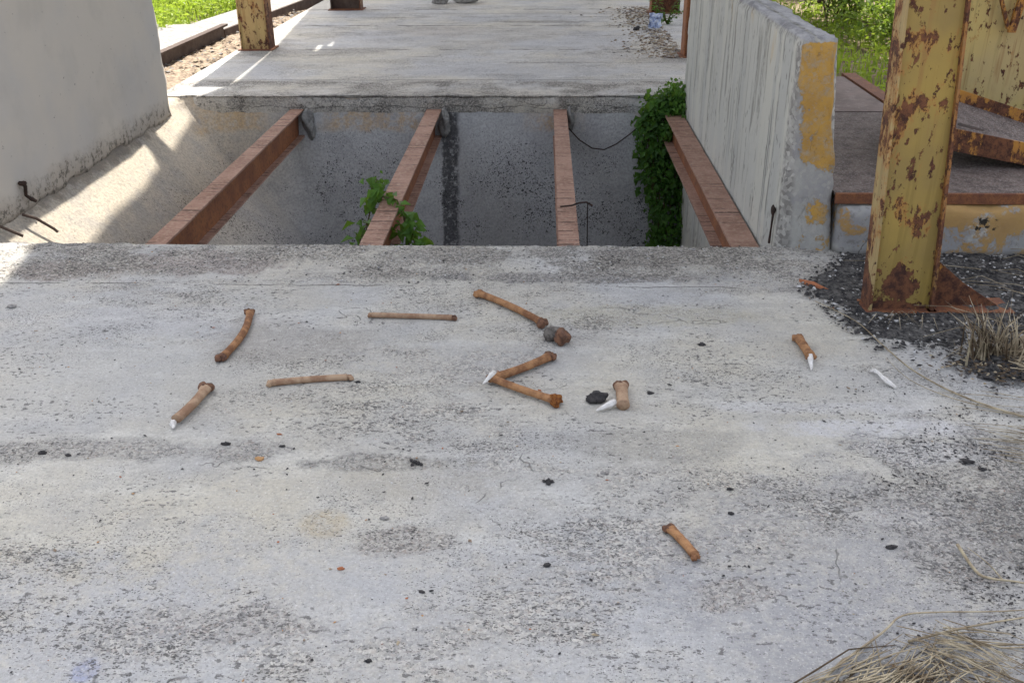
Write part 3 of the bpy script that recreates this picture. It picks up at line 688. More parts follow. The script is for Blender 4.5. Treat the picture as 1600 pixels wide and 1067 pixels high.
d = patch('dust', [(-3.4, 7.3), (-3.33, 12), (-2.95, 12), (-2.95, 9.1), (-3.0, 8.9), (-2.95, 7.3)], -.03, M['debris'], .06, hgt=.03); tag(d, kind='stuff')
scatter('rubble', 900, lambda r: (r.uniform(-3.38, -2.85), r.uniform(8.2, 12.5)), lambda r: .004 + .02 * r.random() ** 2, [(M['debris'], 5), (M['stone'], 2), (M['straw'], 2), (M['rail'], 1)], seed=3, zf=lambda x, y: -.01)

# ------------------------------------------------------------------ black gravel round the post
gp = [(1.03, 3.62), (1.08, 3.45), (1.10, 3.2), (1.2, 3.05), (1.42, 3.0), (1.56, 3.14), (1.64, 3.02), (2.0, 2.9), (2.6, 2.8), (3.0, 3.0), (3.0, 3.97), (1.75, 3.97), (1.3, 3.98), (1.2, 3.8)]
gpi = [(x + .05 if x < 1.3 else x, y + .06 if y < 3.2 else y) for x, y in gp]
tag(patch('black_ash', gpi, .004, M['ash'], .012, hgt=.008), kind='stuff')
def reg_poly(poly):
    xs = [p[0] for p in poly]; ys_ = [p[1] for p in poly]
    def f(r):
        while True:
            p = Vector((r.uniform(min(xs), max(xs)), r.uniform(min(ys_), max(ys_))))
            if inside(Vector((p.x + .05 * nz(p.x, p.y, 0, 7), p.y + .05 * nz(p.x, p.y, 2, 7))), poly): return p.x, p.y
    return f
gp2 = [(x - .02 if x < 1.3 else x, y - .03 if y < 3.2 else y) for x, y in gp]
scatter('gravel', 9000, reg_poly(gp2), lambda r: .0015 + .007 * r.random() ** 2, [(M['clinker'], 8), (M['ash'], 6), (M['white_grit'], 1.6), (M['stone'], 3)], seed=5, zf=lambda x, y: .008, flat=1)
# grit on the slabs
def front_reg(r):
    while True:
        x, y = r.uniform(-2.4, 1.8), r.uniform(1.3, 4.05)
        if fbm(x, y * 1.5, 0, 1.1) + .25 * nz(x, y, 4, 6) > r.uniform(-.5, .9): return x, y
scatter('grit', 2300, front_reg, lambda r: .0009 + .0030 * r.random() ** 3, [(M['clinker'], 7), (M['stone'], 3), (M['ochre'], 1), (M['white_grit'], 2)], seed=8, zf=lambda x, y: .002)
scatter('edge_rubble', 1500, lambda r: (r.uniform(-2.5, 1.25), 4.06 - .45 * r.random() ** 1.2), lambda r: r.uniform(.0015, .005), [(M['stone'], 5), (M['clinker'], 3), (M['white_grit'], 3)], seed=9, zf=lambda x, y: .001)
def rs(r):
    while True:
        x, y = r.gauss(1.25, .2), r.gauss(2.0, .38)
        if fbm(x, y, 0, 5.2) > .22: return x, y
scatter('char_flakes', 1700, rs, lambda r: .0008 + .0034 * r.random() ** 2.5, [(M['clinker'], 8), (M['stone'], 1)], seed=10, zf=lambda x, y: .002)
scatter('twig_litter', 1300, lambda r: (1.30 - abs(r.gauss(0, .2)) * (1 if r.random() < .8 else 1.6), r.uniform(8.9, 12.6)), lambda r: r.uniform(.004, .018), [(M['debris'], 4), (M['straw'], 3), (M['rail'], 2), (M['stone'], 2)], seed=12, zf=lambda x, y: .002)

scatter('leaf_litter', 420, lambda r: (r.uniform(-2.3, 1.6), r.uniform(1.35, 3.6)), lambda r: .001 + .0045 * r.random() ** 3, [(M['terra'], 2), (M['straw'], 3), (M['debris'], 3), (M['clinker'], 3)], seed=18, zf=lambda x, y: .002, flat=.35)
# dark clinker pieces you can point at
def place_stones():
    L = [((.572, 3.055), .014, 'clinker', 'dark splinter of clinker lying alone right of the grey bone end'),
         ((.03, 2.195), .012, 'clinker', 'black clinker crumb cluster in the middle of the front slab'),
         ((.02, 1.842), .009, 'clinker', 'round black pebble nearest the middle of the bottom edge'),
         ((-.475, 1.818), .008, 'terra', 'small dark red pebble left of the bottom middle'),
         ((-.80, 2.29), .012, 'ochre', 'ochre pebble on the left of the front slab'),
         ((-1.44, 2.31), .012, 'clinker', 'black clinker chip at the left edge of the front slab'),
         ((-1.36, 2.30), .009, 'clinker', 'smaller black chip beside the one at the left edge'),
         ((-.92, 2.37), .013, 'clinker', 'flat black chip just below the lower left bone'),
         ((-.75, 2.36), .008, 'clinker', 'tiny black chip right of the flat chip below the lower left bone'),
         ((1.205, 2.315), .017, 'clinker', 'larger of two black chips on the right side of the front slab'),
         ((1.235, 2.28), .012, 'clinker', 'smaller of two black chips on the right side of the front slab'),
         ((.87, 1.93), .012, 'clinker', 'black angular pebble on the lower right of the front slab'),
         ((.355, 2.70), .010, 'clinker', 'small black pebble right of the bone with the white tip'),
         ((-.60, 2.755), .010, 'clinker', 'dark flat chip right of the pale horizontal bone'),
         ((.515, 2.17), .008, 'clinker', 'black pebble between the centre and the right edge, upper of two'),
         ((.50, 2.06), .009, 'clinker', 'black pebble between the centre and the right edge, lower of two'),
         ((-.345, 2.28), .009, 'clinker', 'flat black chip left of the clinker crumb cluster'),
         ((-.40, 2.02), .010, 'stone', 'dark grey pebble near the faint yellow stain'),
         ((-.27, 1.74), .008, 'clinker', 'black speck-like chip above the bottom edge, left of middle'),
         ((-2.05, 3.34), .018, 'stone', 'flat grey stone chip at the upper left of the front slab'),
         ((-.36, 1.52), .008, 'clinker', 'black chip closest to the bottom edge'),
         ((.18, 2.24), .009, 'stone', 'dull grey pebble right of the crumb cluster')]
    for k, ((x, y), r, mt, lb) in enumerate(L):
        m = MB(); r *= .8; m.lump((x, y, r * .35), (r * 1.3, r * .75, r * .5), k + 20, 2, rough=.55)
        if 'cluster' in lb:
            for q in range(5): m.lump((x + random.uniform(-.02, .02), y + random.uniform(-.015, .015), .004), random.uniform(.004, .008), q + 60, 1, rough=.5)
        tag(m.build('pebble', M[mt]), lb, 'pebble', 'loose stones on the front slab')
place_stones()
for (c, r, lb) in (((-1.0, 13.1, .07), (.16, .12, .09), 'larger grey rubble block at the top middle of the far slab'), ((-1.33, 13.0, .035), (.11, .09, .05), 'smaller grey rubble block left of the larger one')):
    m = MB(); m.lump(c, r, r[0] * 50, 2, rough=.4); tag(m.build('rubble_block', M['stone']), lb, 'rubble')
m = MB(); m.lump((1.0, 10.62, .02), (.035, .03, .025), 4, 2, rough=.5); tag(m.build('pebble', M['clinker']), 'dark stone beside the twig litter on the far slab', 'pebble')

# ------------------------------------------------------------------ bones
def bone(a, b, r, label, mat='bone', heads=(1.7, 1.7), bow=.03, hm=(None, None), z=None, white=None, cat='bone'):
    a, b = Vector((*a, 0)), Vector((*b, 0)); L = (b - a).length; d = (b - a).normalized(); s = Vector((-d.y, d.x, 0)); up_ = Vector((0, 0, 1))
    t = thing('bone', (*((a + b) / 2).xy, 0), label, cat, 'brown bones lying on the front slab')
    sd = a.x * 7 + a.y * 3
    def ringmesh(t0, t1, n, rf_, nm, mat_, capr=True):
        V = []; F = []; K = 20
        for j in range(n + 1):
            tt = t0 + (t1 - t0) * j / n
            c = a + d * L * tt + s * bow * L * math.sin(math.pi * tt) 
            rx, rz, lobe = rf_(tt)
            for k in range(K):
                an = 2 * math.pi * k / K
                q = 1 + lobe * .24 * math.cos(2 * an) + .07 * nz(tt * 14, math.cos(an) * 1.5, math.sin(an) * 1.5 + sd, 1)
                V.append(c + s * math.cos(an) * rx * q + up_ * (r * 1.02 * max(heads[0], heads[1]) * .62 + math.sin(an) * rz * q * (1 - .18 * lobe * abs(math.cos(an)) ** .5)))
        for j in range(n):
            for k in range(K): F.append((j * K + k, j * K + (k + 1) % K, (j + 1) * K + (k + 1) % K, (j + 1) * K + k))
        F.append(tuple(range(K))[::-1]); F.append(tuple(n * K + k for k in range(K)))
        return link(nm, V, F, mat_, t, smooth=True)
    hl = min(.22, 1.9 * r * 1.6 / L)
    def shaft(tt):
        e0 = max(0, 1 - tt / (hl * 1.4)); e1 = max(0, 1 - (1 - tt) / (hl * 1.4))
        k = 1 + (heads[0] - 1) * .8 * e0 ** 1.5 + (heads[1] - 1) * .8 * e1 ** 1.5
        return r * k, r * (1 + (k - 1) * .6) * .95, max(e0, e1) * .3
    def head(e):
        H_ = heads[e]
        def f(tt):
            u = tt / hl if e == 0 else (1 - tt) / hl    # 0 at the tip
            u = max(0, min(1, u)); prof = math.sqrt(max(0, 1 - (1 - min(1, u * 1.9)) ** 2)) if u < .526 else 1
            fall = 1 if u < .5 else 1 - (u - .5) * 2 * .55
            k = H_ * max(prof, .12) * fall
            return r * k, r * k * .74, (1 - u) * 1.2 + .1
        return f
    ringmesh(hl * .6, 1 - hl * .6, 28, shaft, 'shaft', M[mat])
    zc = r * 1.02 * max(heads) * .62
    for e, (H_, u_) in enumerate(((heads[0], hl * .32), (heads[1], 1 - hl * .32))):
        if H_ <= 1.2: continue
        c = a + d * L * u_; m = MB(); R_ = r * H_
        for q, (so_, do_, k_) in enumerate(((-.36, .1, .58), (.38, -.05, .52), (0, -.35 if e else .35, .58))):
            cc = c + s * so_ * R_ + d * do_ * R_
            m.lump((cc.x, cc.y, max(zc * (.92 if q < 2 else 1.1), R_ * k_ * .7)), (R_ * k_, R_ * k_, R_ * k_ * .95), sd * 3 + e * 5 + q * 2, 3, rough=.28)
        m.build('joint_end', M[hm[e] or mat], t, smooth=True)
    if white:
        m = MB(); p0, p1, r0 = white; p0 = Vector(p0); p1 = Vector(p1)
        jn = lambda f, k: p0.lerp(p1, f) + Vector((nz(k, f, 0, 9), nz(f, k, 4, 9), 0)) * r0 * .6
        m.tube([p0, jn(.3, 2), jn(.55, 3), jn(.8, 5), p1], [r0 * .8, r0 * .85, r0 * .6, r0 * .5, r0 * .2], 6); m.build('white_splinter', M['bone_white'], t)
    return t
bone((-1.105, 3.30), (-1.095, 2.885), .0135, 'long brown bone pointing away from the camera, upper left of the group', 'bone', (1.7, 1.7), .06, ('bone_dark', 'bone_dark'))
bone((-1.075, 2.70), (-1.112, 2.455), .015, 'shorter tan bone with a chalky near end, lowest at the left', 'bone_pale', (1.9, 1.15), .04, ('bone_dark', None), white=((-1.112, 2.475, .012), (-1.105, 2.445, .008), .012))
bone((-.895, 2.725), (-.615, 2.775), .0115, 'pale brown bone lying crosswise between the left bones and the middle', 'bone_pale', (1.5, 1.35), .02)
bone((-.655, 3.27), (-.312, 3.25), .0105, 'thin bone lying crosswise with a dark right end, near the worn strip', 'bone_pale', (1.3, 1.6), .01, (None, 'bone_dark'))
bone((-.255, 3.48), (.018, 3.185), .0135, 'slanting bone with a dark knuckle at its right end, beside the grey stub', 'bone', (1.9, 2.0), .03, (None, 'bone_dark'))
bone((-.19, 2.745), (.045, 2.94), .0145, 'upper arm of the crossed bones, with a dark far end', 'bone', (1.2, 1.8), -.04, (None, 'bone_dark'))
bone((-.175, 2.775), (.062, 2.612), .0125, 'lower arm of the crossed bones, ending in an orange spongy knob', 'bone', (1.35, 2.3), -.02, ('bone_grey', 'bone_orange'), white=((-.150, 2.775, .034), (-.185, 2.715, .022), .011))
bone((.262, 2.735), (.258, 2.57), .019, 'stubby bone with a pointed white splinter beside the black lump', 'bone_pale', (1.5, 1.2), .0, ('bone_dark', None), white=((.235, 2.61, .02), (.175, 2.575, .008), .013))
bone((.325, 1.995), (.385, 1.86), .0115, 'small brown bone piece nearest the camera', 'bone', (1.6, 1.25), .02, ('bone_dark', None))
bone((.915, 3.11), (.925, 2.93), .0155, 'short brown bone with a white tip, alone on the right', 'bone', (1.5, 1.3), .0, (None, None), white=((.922, 2.945, .018), (.905, 2.862, .006), .0115))
t = thing('bone', (.06, 3.075, 0), 'short grey stub of bone beside the dark knuckle of the slanting bone', 'bone')
m = MB(); m.lump((.045, 3.09, .026), (.033, .028, .026), 3, 3, rough=.3); m.build('stub', M['bone_grey'], t, smooth=True)
m = MB(); m.lump((.078, 3.06, .027), (.024, .034, .028), 8, 3, rough=.35); m.build('joint_end', M['bone_dark'], t, smooth=True)
m = MB(); m.lump((.182, 2.655, .014), (.03, .017, .014), 11, 3, rough=.6); m.lump((.163, 2.64, .011), (.016, .016, .012), 12, 2, rough=.6)
tag(m.build('charred_lump', M['clinker'], smooth=True), 'black charred lump left of the stubby bone with the splinter', 'charred lump')
m = MB()
V = []; sp = [(1.112, 2.852, .014, .014), (1.118, 2.83, .018, .012), (1.120, 2.80, .020, .014), (1.130, 2.77, .017, .018), (1.146, 2.742, .010, .009)]
m.tube([(x, y, z * .7) for x, y, z, r in sp], [r * .5 for *_, r in sp], 6)
m.lump((1.108, 2.853, .01), (.011, .006, .007), 4, 2, rough=.6)
tag(m.build('bone_splinter', M['bone_white']), 'flat white bone splinter lying by the long dry stalk', 'bone splinter')
m = MB(); m.hexa([(1.05, 3.64, .004), (1.075, 3.60, .004), (1.145, 3.545, .004), (1.10, 3.60, .004), (1.05, 3.645, .016), (1.078, 3.603, .014), (1.145, 3.55, .01), (1.10, 3.608, .018)])
tag(m.build('terracotta_shard', M['terra']), 'thin reddish shard left of the yellow post on the worn strip', 'shard')

# ------------------------------------------------------------------ wires and bars
m = MB(); m.tube([(.10, 4.88, -.085), (.16, 4.885, -.08), (.2, 4.9, -.07), (.24, 4.9, -.066), (.272, 4.895, -.085)], .005, 6); m.tube([(.245, 4.9, -.07), (.25, 4.9, -.35), (.245, 4.93, -.7)], .003, 5)
tag(m.build('wire_end', M['wire']), 'short bent wire caught on top of the narrow beam', 'wire')
pts_ = [(.2, 7.19, -.22), (.28, 7.16, -.3), (.38, 7.14, -.36), (.47, 7.14, -.37), (.56, 7.15, -.33), (.66, 7.17, -.26), (.78, 7.2, -.16)]
m = MB(); m.tube(pts_, .005, 5); tag(m.build('hanging_wire', M['wire'], smooth=True), 'thin wire sagging across the far pit wall towards the vines', 'wire')
m = MB(); m.tube([(-2.70, 4.76, .075), (-2.695, 4.77, .05), (-2.705, 4.775, .0), (-2.69, 4.80, -.03), (-2.67, 4.80, -.04)], [.014, .01, .009, .012, .008], 7); m.lump((-2.70, 4.76, .07), .018, 3, 2)
tag(m.build('wall_hook', M['wire'], smooth=True), 'black hook-shaped stub sticking from the foot of the left wall', 'hook')
m = MB(); m.tube([(-2.69, 4.67, -.07), (-2.64, 4.70, -.10), (-2.575, 4.735, -.17), (-2.56, 4.74, -.19)], .008, 7); tag(m.build('rebar', M['rail']), 'longer of two reinforcement stubs on the sunlit pit slope', 'rebar', 'reinforcement stubs')
m = MB(); m.tube([(-2.70, 4.46, -.06), (-2.62, 4.51, -.13)], .008, 7); tag(m.build('rebar', M['rail']), 'shorter reinforcement stub nearer the left wall', 'rebar', 'reinforcement stubs')
m = MB(); m.tube([(1.04, 4.16, -.02), (1.042, 4.155, .12), (1.038, 4.15, .15)], .006, 6); m.lump((1.04, 4.15, .14), (.01, .012, .02), 2, 2)
tag(m.build('wall_rod', M['wire']), 'short dark rod standing at the near foot of the board-marked wall', 'rod')

# ------------------------------------------------------------------ plants
def vine(name, label, paths, n, spread, size, mat, origin, seed=1, thick=.004, taper=None):
    rnd = random.Random(seed); t = thing(name, origin, label, 'vine')
    m = MB()
    for p in paths: m.tube(p, thick, 5)
    m.build('stem', M['stem'], t); m = MB()
    for _ in range(n):
        p = rnd.choice(paths); k = rnd.random() * (len(p) - 1.001); i = int(k); f = k - i
        c = Vector(p[i]).lerp(Vector(p[i + 1]), f); sp = spread(c)
        c += Vector((rnd.gauss(0, sp[0]), rnd.gauss(0, sp[1]), rnd.gauss(0, sp[2])))
        if c.y > 7.24 and c.z < -.0: c.y = 7.24 - rnd.random() * .12
        dd = Vector((rnd.gauss(0, .6), rnd.gauss(-.4, .5), rnd.gauss(-.5, .5))); nn = Vector((rnd.gauss(0, .5), rnd.gauss(-.5, .5), rnd.gauss(.8, .4)))
        s_ = size * rnd.uniform(.3, 1.7) * (1 if rnd.random() < .9 else .6); m.leaf(c, dd, nn, s_, s_ * rnd.uniform(.55, .85))
    m.build('foliage', M[mat], t, smooth=False); return t
ps = []
rr = random.Random(4)
for k in range(12):
    x0 = .72 + .33 * rr.random(); ps.append([(1.02 - .05 * rr.random(), 7.3, .0), (x0 + .07, 7.24, -.04), (x0 + .0, 7.14, -.16), (x0 + .01, 7.08, -.42), (max(x0 + .07, .86), 7.0, -.7), (max(x0 + .1, .9), 6.88, -1.0), (max(x0 + .1, .92), 6.75, -1.35)])
vine('hanging_vine', 'dense dark green vine hanging down the far right corner of the pit', ps, 3900, lambda c: (.035 + .03 * abs(nz(c.x, c.z, 0, 7)), .05, .05), .044, 'vine', (.95, 7.2, -1.4), 3)
vine('creeper_top', 'fresh green creeper tips at the top of the hanging vine beside the wall', [[(1.02, 7.3, .03), (.98, 7.24, .0), (.93, 7.16, -.08)], [(1.02, 7.22, .02), (1.0, 7.15, -.08), (.97, 7.05, -.2)]], 420, lambda c: (.035, .05, .05), .04, 'vine_light', (.97, 7.25, -.2), 9)
bpaths = [[(-.99, 5.0, -.35), (-.93, 5.02, -.12), (-.86, 5.0, -.07), (-.78, 4.97, -.08), (-.74, 4.9, -.15), (-.70, 4.8, -.3)], [(-.9, 5.02, -.08), (-.90, 5.06, -.04), (-.91, 5.1, .0)], [(-.75, 4.9, -.12), (-.68, 4.8, -.22), (-.65, 4.7, -.32)], [(-.95, 4.95, -.2), (-.99, 4.88, -.3), (-1.01, 4.8, -.38)]]
vine('beam_vine', 'small bright green vine draped over the second rusty beam', bpaths, 210, lambda c: (.025, .04, .02), .058, 'vine_light', (-.85, 5.15, -.3), 12)
def bush(label, c, r, n, mat, size, seed, name='bush'):
    rnd = random.Random(seed); t = thing(name, (c[0], c[1], -.07), label, 'bush', 'bushes beyond the right wall'); m = MB(); tips = []
    for k in range(14):
        a = rnd.uniform(0, 6.28); q = rnd.random() ** .5; tip = Vector((c[0] + r[0] * q * math.cos(a), c[1] + r[1] * q * math.sin(a), rnd.uniform(.35, 1) * r[2]))
        b0 = Vector((c[0] + rnd.gauss(0, .1), c[1] + rnd.gauss(0, .1), -.07)); md = b0.lerp(tip, .5) + Vector((0, 0, .12 * r[2])); m.tube([b0, md, tip], [.012, .008, .003], 5); tips += [md, tip, tip, md.lerp(tip, .5)]
    m.build('branches', M['stem'], t); m = MB()
    cl = [(tp + Vector((rnd.gauss(0, .12), rnd.gauss(0, .12), rnd.gauss(0, .08)))) for tp in tips for _ in range(3)]
    for _ in range(n):
        q = rnd.choice(cl); p = q + Vector((rnd.gauss(0, .11), rnd.gauss(0, .11), rnd.gauss(0, .09)))
        if p.z < -.05: p.z = rnd.uniform(-.05, .1)
        m.leaf(p, (rnd.gauss(0, 1), rnd.gauss(0, 1), rnd.gauss(.1, .6)), (rnd.gauss(0, .6), rnd.gauss(0, .6), 1), size * rnd.uniform(.6, 1.3), size * rnd.uniform(.3, .55))
    m.build('foliage', M[mat], t); return t
bush('yellow-green sunlit bush directly behind the top of the board-marked wall', (3.3, 11.4), (.75, .8, .8), 3800, 'leaf', .075, 31)
bush('bright low bush left of the yellow post, above the smooth plate', (3.55, 9.9), (.7, .6, .5), 3800, 'leaf', .07, 32)
bush('leafy bush seen just left of the yellow post top', (4.3, 11.3), (.8, .9, .9), 3800, 'leaf', .08, 33)
bush('shaded green bush seen through the gap right of the yellow post', (4.0, 8.6), (.6, .7, .6), 3200, 'leaf', .07, 34)
bush('distant bush behind the others at the top of the photo', (3.0, 14.6), (1.4, .9, .8), 3800, 'leaf', .09, 35)
m = MB(); m.tube([(2.95, 10.9, .25), (3.15, 11.1, .42), (3.45, 11.4, .55), (4.0, 11.9, .72)], [.022, .018, .014, .006], 7)
tag(m.build('dead_branch', M['rail'], smooth=True), 'bare brown branch leaning in the yellow-green bush', 'branch')
def grass(name, n, reg, hgt, w, mat, seed, lean=.5, z=-.07, leafy=0):
    rnd = random.Random(seed); m = MB()
    for _ in range(n):
        x, y = reg(rnd); h = hgt(rnd); a = rnd.uniform(0, 6.28); l = h * lean * rnd.random()
        dx, dy = math.cos(a) * l, math.sin(a) * l
        m.blade([(x, y, z), (x + dx * .3, y + dy * .3, z + h * .6), (x + dx, y + dy, z + h)], w * rnd.uniform(.7, 1.4))
        if rnd.random() < leafy:
            m.leaf((x + dx * .5, y + dy * .5, z + h * rnd.uniform(.3, .9)), (rnd.gauss(0, 1), rnd.gauss(0, 1), .3), (rnd.gauss(0, .5), rnd.gauss(0, .5), 1), .075 * rnd.uniform(.5, 1.5), .045)
    return tag(m.build(name, M[mat]), kind='stuff')
def leftg(r):
    while True:
        x, y = r.uniform(-7.5, -3.7), r.uniform(8.6, 17)
        if x < -3.85 - max(0, y - 12.5) * -.12 and fbm(x, y, 0, 1.3) > -.45: return x, y
grass('grass', 15000, leftg, lambda r: r.uniform(.06, .34), .011, 'grass', 41, leafy=1)
grass('far_grass', 9000, lambda r: (r.uniform(-5.5, -3.2), r.uniform(14.3, 20)), lambda r: r.uniform(.08, .35), .02, 'grass', 44, leafy=.6)
grass('right_grass', 6000, lambda r: (r.uniform(2.2, 6.5), r.uniform(6.9, 13)), lambda r: r.uniform(.04, .2), .014, 'grass', 42, leafy=.6)
t = thing('weed', (1.38, 10.9, 0), 'small green weed growing behind the scrap of paper', 'weed'); m = MB(); m2 = MB(); rr = random.Random(5)
for k in range(9):
    a = rr.uniform(0, 6.28); tip = (1.36 + .16 * math.cos(a), 11.1 + .15 * math.sin(a), rr.uniform(.12, .34)); m.tube([(1.37, 11.1, 0), (1.37 + .06 * math.cos(a), 11.1, tip[2] * .6), tip], [.005, .004, .002], 5)
    for q in range(16): 
        f = rr.random(); m2.leaf(Vector((1.37, 11.1, 0)).lerp(Vector(tip), f), (rr.gauss(0, 1), rr.gauss(0, 1), rr.gauss(0, .5)), (0, 0, 1), .05, .025)
m.build('stem', M['stem'], t); m2.build('foliage', M['vine'], t)
# paper
V = []; F = []
for i in range(9):
    for j in range(9):
        x = 1.14 + .13 * i / 8; y = 10.75 + .06 * nz(i, j, 0, .5); z = .01 + .15 * j / 8
        V.append((x + .02 * nz(i, j, 3, .6), y + .06 * nz(i, j, 7, .55), max(.004, z + .015 * nz(i, j, 1, .7))))
for i in range(8):
    for j in range(8): F.append((i * 9 + j, i * 9 + 9 + j, i * 9 + 10 + j, i * 9 + j + 1))
pp = link('paper_scrap', V, F, M['paper']); sd_ = pp.modifiers.new('thickness', 'SOLIDIFY'); sd_.thickness = .002
tag(pp, 'crumpled white and blue scrap of paper standing by the far right post', 'paper')

# ------------------------------------------------------------------ dry stalks
def stalk(pts, r0, m, n=5):
    P_ = [Vector(p) for p in pts]; out = []
    for i in range(len(P_) - 1):
        p0 = P_[max(i - 1, 0)]; p1 = P_[i]; p2 = P_[i + 1]; p3 = P_[min(i + 2, len(P_) - 1)]
        for q in range(5):
            t_ = q / 5; out.append(.5 * ((2 * p1) + (-p0 + p2) * t_ + (2 * p0 - 5 * p1 + 4 * p2 - p3) * t_ ** 2 + (-p0 + 3 * p1 - 3 * p2 + p3) * t_ ** 3))
    out.append(P_[-1]); k = len(out)
    m.tube(out, [r0 * (1 - .7 * i / k) for i in range(k)], n)
m = MB(); stalk([(1.86, 2.40, .012), (1.55, 2.52, .008), (1.36, 2.66, .008), (1.25, 2.84, .008), (1.20, 3.03, .012), (1.16, 3.24, .014), (1.06, 3.43, .01)], .0042, m)
stalk([(1.42, 2.6, .008), (1.3, 2.68, .006), (1.21, 2.8, .006), (1.18, 2.95, .01)], .002, m)
tag(m.build('dry_stalk', M['straw'], smooth=True), 'long thin dry stalk curving away from the yellow post to the right edge', 'stalk')
rr = random.Random(77); m = MB()
for k in range(70):
    x0, y0 = 1.27 + rr.uniform(0, .35), 2.62 + rr.gauss(0, .07) - .3 * rr.random(); a = rr.gauss(-.35, .12)
    L_ = rr.uniform(.12, .5); m.tube([(x0, y0, .004), (x0 + L_ * .5 * math.cos(a), y0 + L_ * .5 * math.sin(a), .006 + rr.random() * .008), (x0 + L_ * math.cos(a), y0 + L_ * math.sin(a), .005)], [.0008, .0014, .0006], 4)
tag(m.build('fine_straw', M['straw']), kind='stuff')
# burnt tuft
t = thing('dead_grass_tuft', (1.56, 2.98, 0), 'dead grass tuft with a burnt black heart at the right edge', 'grass tuft'); m = MB(); m2 = MB()
for k in range(150):
    a = rr.gauss(2.2, 1.1); lean_ = rr.uniform(.1, 1.0); h = rr.uniform(.06, .21); x0, y0 = 1.545 + rr.gauss(0, .045), 2.96 + rr.gauss(0, .03)
    pts_ = [(x0, y0, .005), (x0 + .4 * lean_ * h * math.cos(a), y0 + .4 * lean_ * h * math.sin(a), h * .6), (x0 + lean_ * h * math.cos(a), y0 + lean_ * h * math.sin(a), h * rr.uniform(.7, 1.0))]
    (m if rr.random() < .55 else m2).blade(pts_, .0085)
for k in range(34):
    a = rr.gauss(.35, .25); L_ = rr.uniform(.25, .5); x0, y0 = 1.6 + rr.gauss(0, .02), 2.95 + rr.gauss(0, .025)
    m.blade([(x0, y0, .02), (x0 + L_ * .5 * math.cos(a), y0 + L_ * .5 * math.sin(a), .07 + rr.random() * .04), (x0 + L_ * math.cos(a), y0 + L_ * math.sin(a), .1 + rr.random() * .07)], .008)
for k in range(26):
    a = rr.gauss(-.9, .4); L_ = rr.uniform(.12, .3); x0, y0 = 1.6 + rr.gauss(0, .05), 2.9 + rr.gauss(0, .04)
    m.blade([(x0, y0, .03), (x0 + L_ * .5 * math.cos(a), y0 + L_ * .5 * math.sin(a), .05), (x0 + L_ * math.cos(a), y0 + L_ * math.sin(a), .006)], .005)
m.build('blades', M['straw'], t); m2.build('burnt_blades', M['straw_dark'], t)
m = MB(); [m.lump((1.60 + rr.gauss(0, .09), 2.91 + rr.gauss(0, .045), .0), (rr.uniform(.02, .05), rr.uniform(.015, .035), rr.uniform(.008, .022)), k, 2, rough=.8) for k in range(34)]; m.build('burnt_clod', M['ash'], t)
scatter('burnt_crumbs', 2600, lambda r: (r.gauss(1.66, .13), r.gauss(2.90, .07)), lambda r: r.uniform(.002, .008), [(M['clinker'], 5), (M['straw_dark'], 3), (M['straw'], 1)], seed=21, zf=lambda x, y: .01 + max(0, .03 - abs(x - 1.7) * .15))
m = MB()
for k in range(26):
    x0, y0 = rr.uniform(1.5, 2.4), rr.uniform(3.0, 3.9); a = rr.gauss(2.8, .5); L_ = rr.uniform(.08, .45)
    m.tube([(x0, y0, .014), (x0 + L_ * .5 * math.cos(a), y0 + L_ * .5 * math.sin(a), .02 + rr.random() * .03), (x0 + L_ * math.cos(a), y0 + L_ * math.sin(a), .016)], [.0016, .0012, .0008], 4)
for k in range(20):
    x0, y0 = 1.34 + rr.gauss(0, .07), 3.28 + rr.gauss(0, .02); a = rr.uniform(-2.9, -.2); L_ = rr.uniform(.04, .12)
    m.blade([(x0, y0, .01), (x0 + L_ * .5 * math.cos(a), y0 + L_ * .5 * math.sin(a), .04), (x0 + L_ * math.cos(a), y0 + L_ * math.sin(a), .015)], .004)
tag(m.build('loose_straw', M['straw']), kind='stuff')
# hay bundle at the bottom right
m = MB(); m2 = MB()
def wisp(a_, b_, r0, z0, lift, mm):
    a_ = Vector(a_); b_ = Vector(b_); d_ = b_ - a_; n_ = Vector((-d_.y, d_.x)); k0 = rr.gauss(0, .05); k1 = rr.gauss(0, .05)
    p = [(*a_, z0), (*(a_ + d_ * .33 + n_ * k0), z0 + lift), (*(a_ + d_ * .67 + n_ * k1), z0 + lift * rr.uniform(.5, 1.1)), (*b_, max(.003, z0 * rr.uniform(.2, 1.2)))]
    mm.tube(p, [r0, r0, r0 * .8, r0 * .4], 5)
for k in range(48):
    q = rr.random(); a0 = (.46 + .28 * q + rr.gauss(0, .025), 1.40 + rr.gauss(0, .03)); b0 = (.80 + rr.gauss(0, .06) + .08 * q, 1.56 + rr.gauss(0, .035))
    wisp(a0, b0, rr.uniform(.0009, .0024), .003 + .012 * rr.random(), rr.uniform(.002, .014), m if rr.random() < .88 else m2)
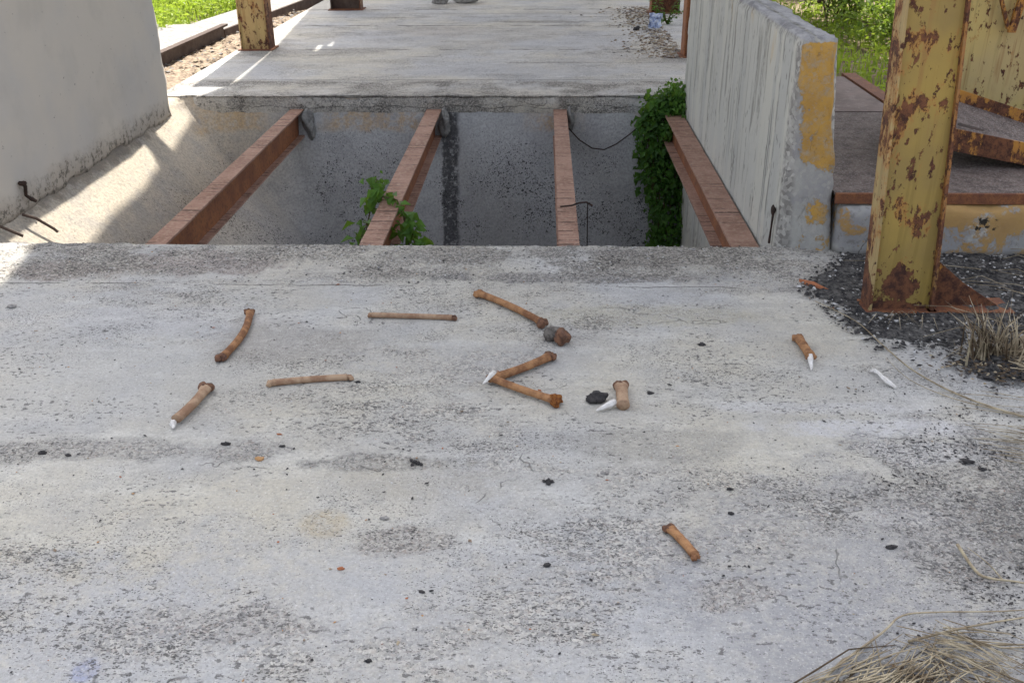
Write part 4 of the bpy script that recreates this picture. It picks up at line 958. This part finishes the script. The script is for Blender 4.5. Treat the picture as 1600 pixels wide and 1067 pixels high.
for k in range(45):
    a0 = (.86 + rr.gauss(0, .035), 1.585 + rr.gauss(0, .03)); an = R(rr.gauss(-32, 22)); L_ = rr.uniform(.08, .3)
    wisp(a0, (a0[0] + L_ * math.cos(an), a0[1] + L_ * math.sin(an)), rr.uniform(.0007, .0019), .004 + .014 * rr.random(), rr.uniform(0, .012), m if rr.random() < .88 else m2)
for k in range(85):
    a0 = (rr.uniform(.58, 1.05), 1.40 + .12 * rr.random()); an = R(rr.choice((35, 35, -20, 10)) + rr.gauss(0, 22)); L_ = rr.uniform(.04, .2)
    wisp(a0, (a0[0] + L_ * math.cos(an), min(1.62, a0[1] + L_ * math.sin(an))), rr.uniform(.0006, .0018), .003 + .01 * rr.random(), rr.uniform(0, .01), m if rr.random() < .6 else m2)
tag(m.build('hay', M['straw'], smooth=True), kind='stuff'); tag(m2.build('dark_hay', M['straw_dark'], smooth=True), kind='stuff')
for pts_, r0, lb in (([(.50, 1.40, .006), (.62, 1.515, .01), (.75, 1.62, .012), (.81, 1.672, .014), (.90, 1.69, .01), (1.08, 1.70, .01), (1.4, 1.75, .01)], .0034, 'uppermost long dry stalk that bends round the hay at the bottom right'),
                     ([(.80, 1.60, .006), (.92, 1.635, .012), (1.08, 1.675, .012), (1.3, 1.72, .012)], .0034, 'straight dry stalk crossing below the bent one at the bottom right'),
                     ([(.90, 1.585, .01), (1.02, 1.592, .01), (1.2, 1.60, .01)], .003, 'short level dry stalk right of the hay at the bottom right'),
                     ([(1.03, 1.93, .012), (1.035, 1.83, .012), (1.06, 1.805, .012), (1.13, 1.79, .012), (1.25, 1.74, .01)], .0045, 'forked dry twig at the right edge above the hay')):
    m = MB(); stalk(pts_, r0, m, 6)
    if 'forked' in lb: stalk([(1.085, 1.80, .012), (1.075, 1.86, .012), (1.05, 1.92, .012)], .002, m)
    tag(m.build('dry_stalk', M['straw'], smooth=True), lb, 'stalk', 'dry stalks at the bottom right')
# green sprig at the right edge
m = MB(); rr = random.Random(3)
for k in range(14): m.leaf((1.60 + rr.gauss(0, .02), 2.66 + rr.gauss(0, .02), .01), (rr.gauss(0, 1), rr.gauss(0, 1), .5), (0, 0, 1), .035, .015)
tag(m.build('green_sprig', M['vine_light']), 'tiny green sprig at the right edge below the burnt tuft', 'sprig')
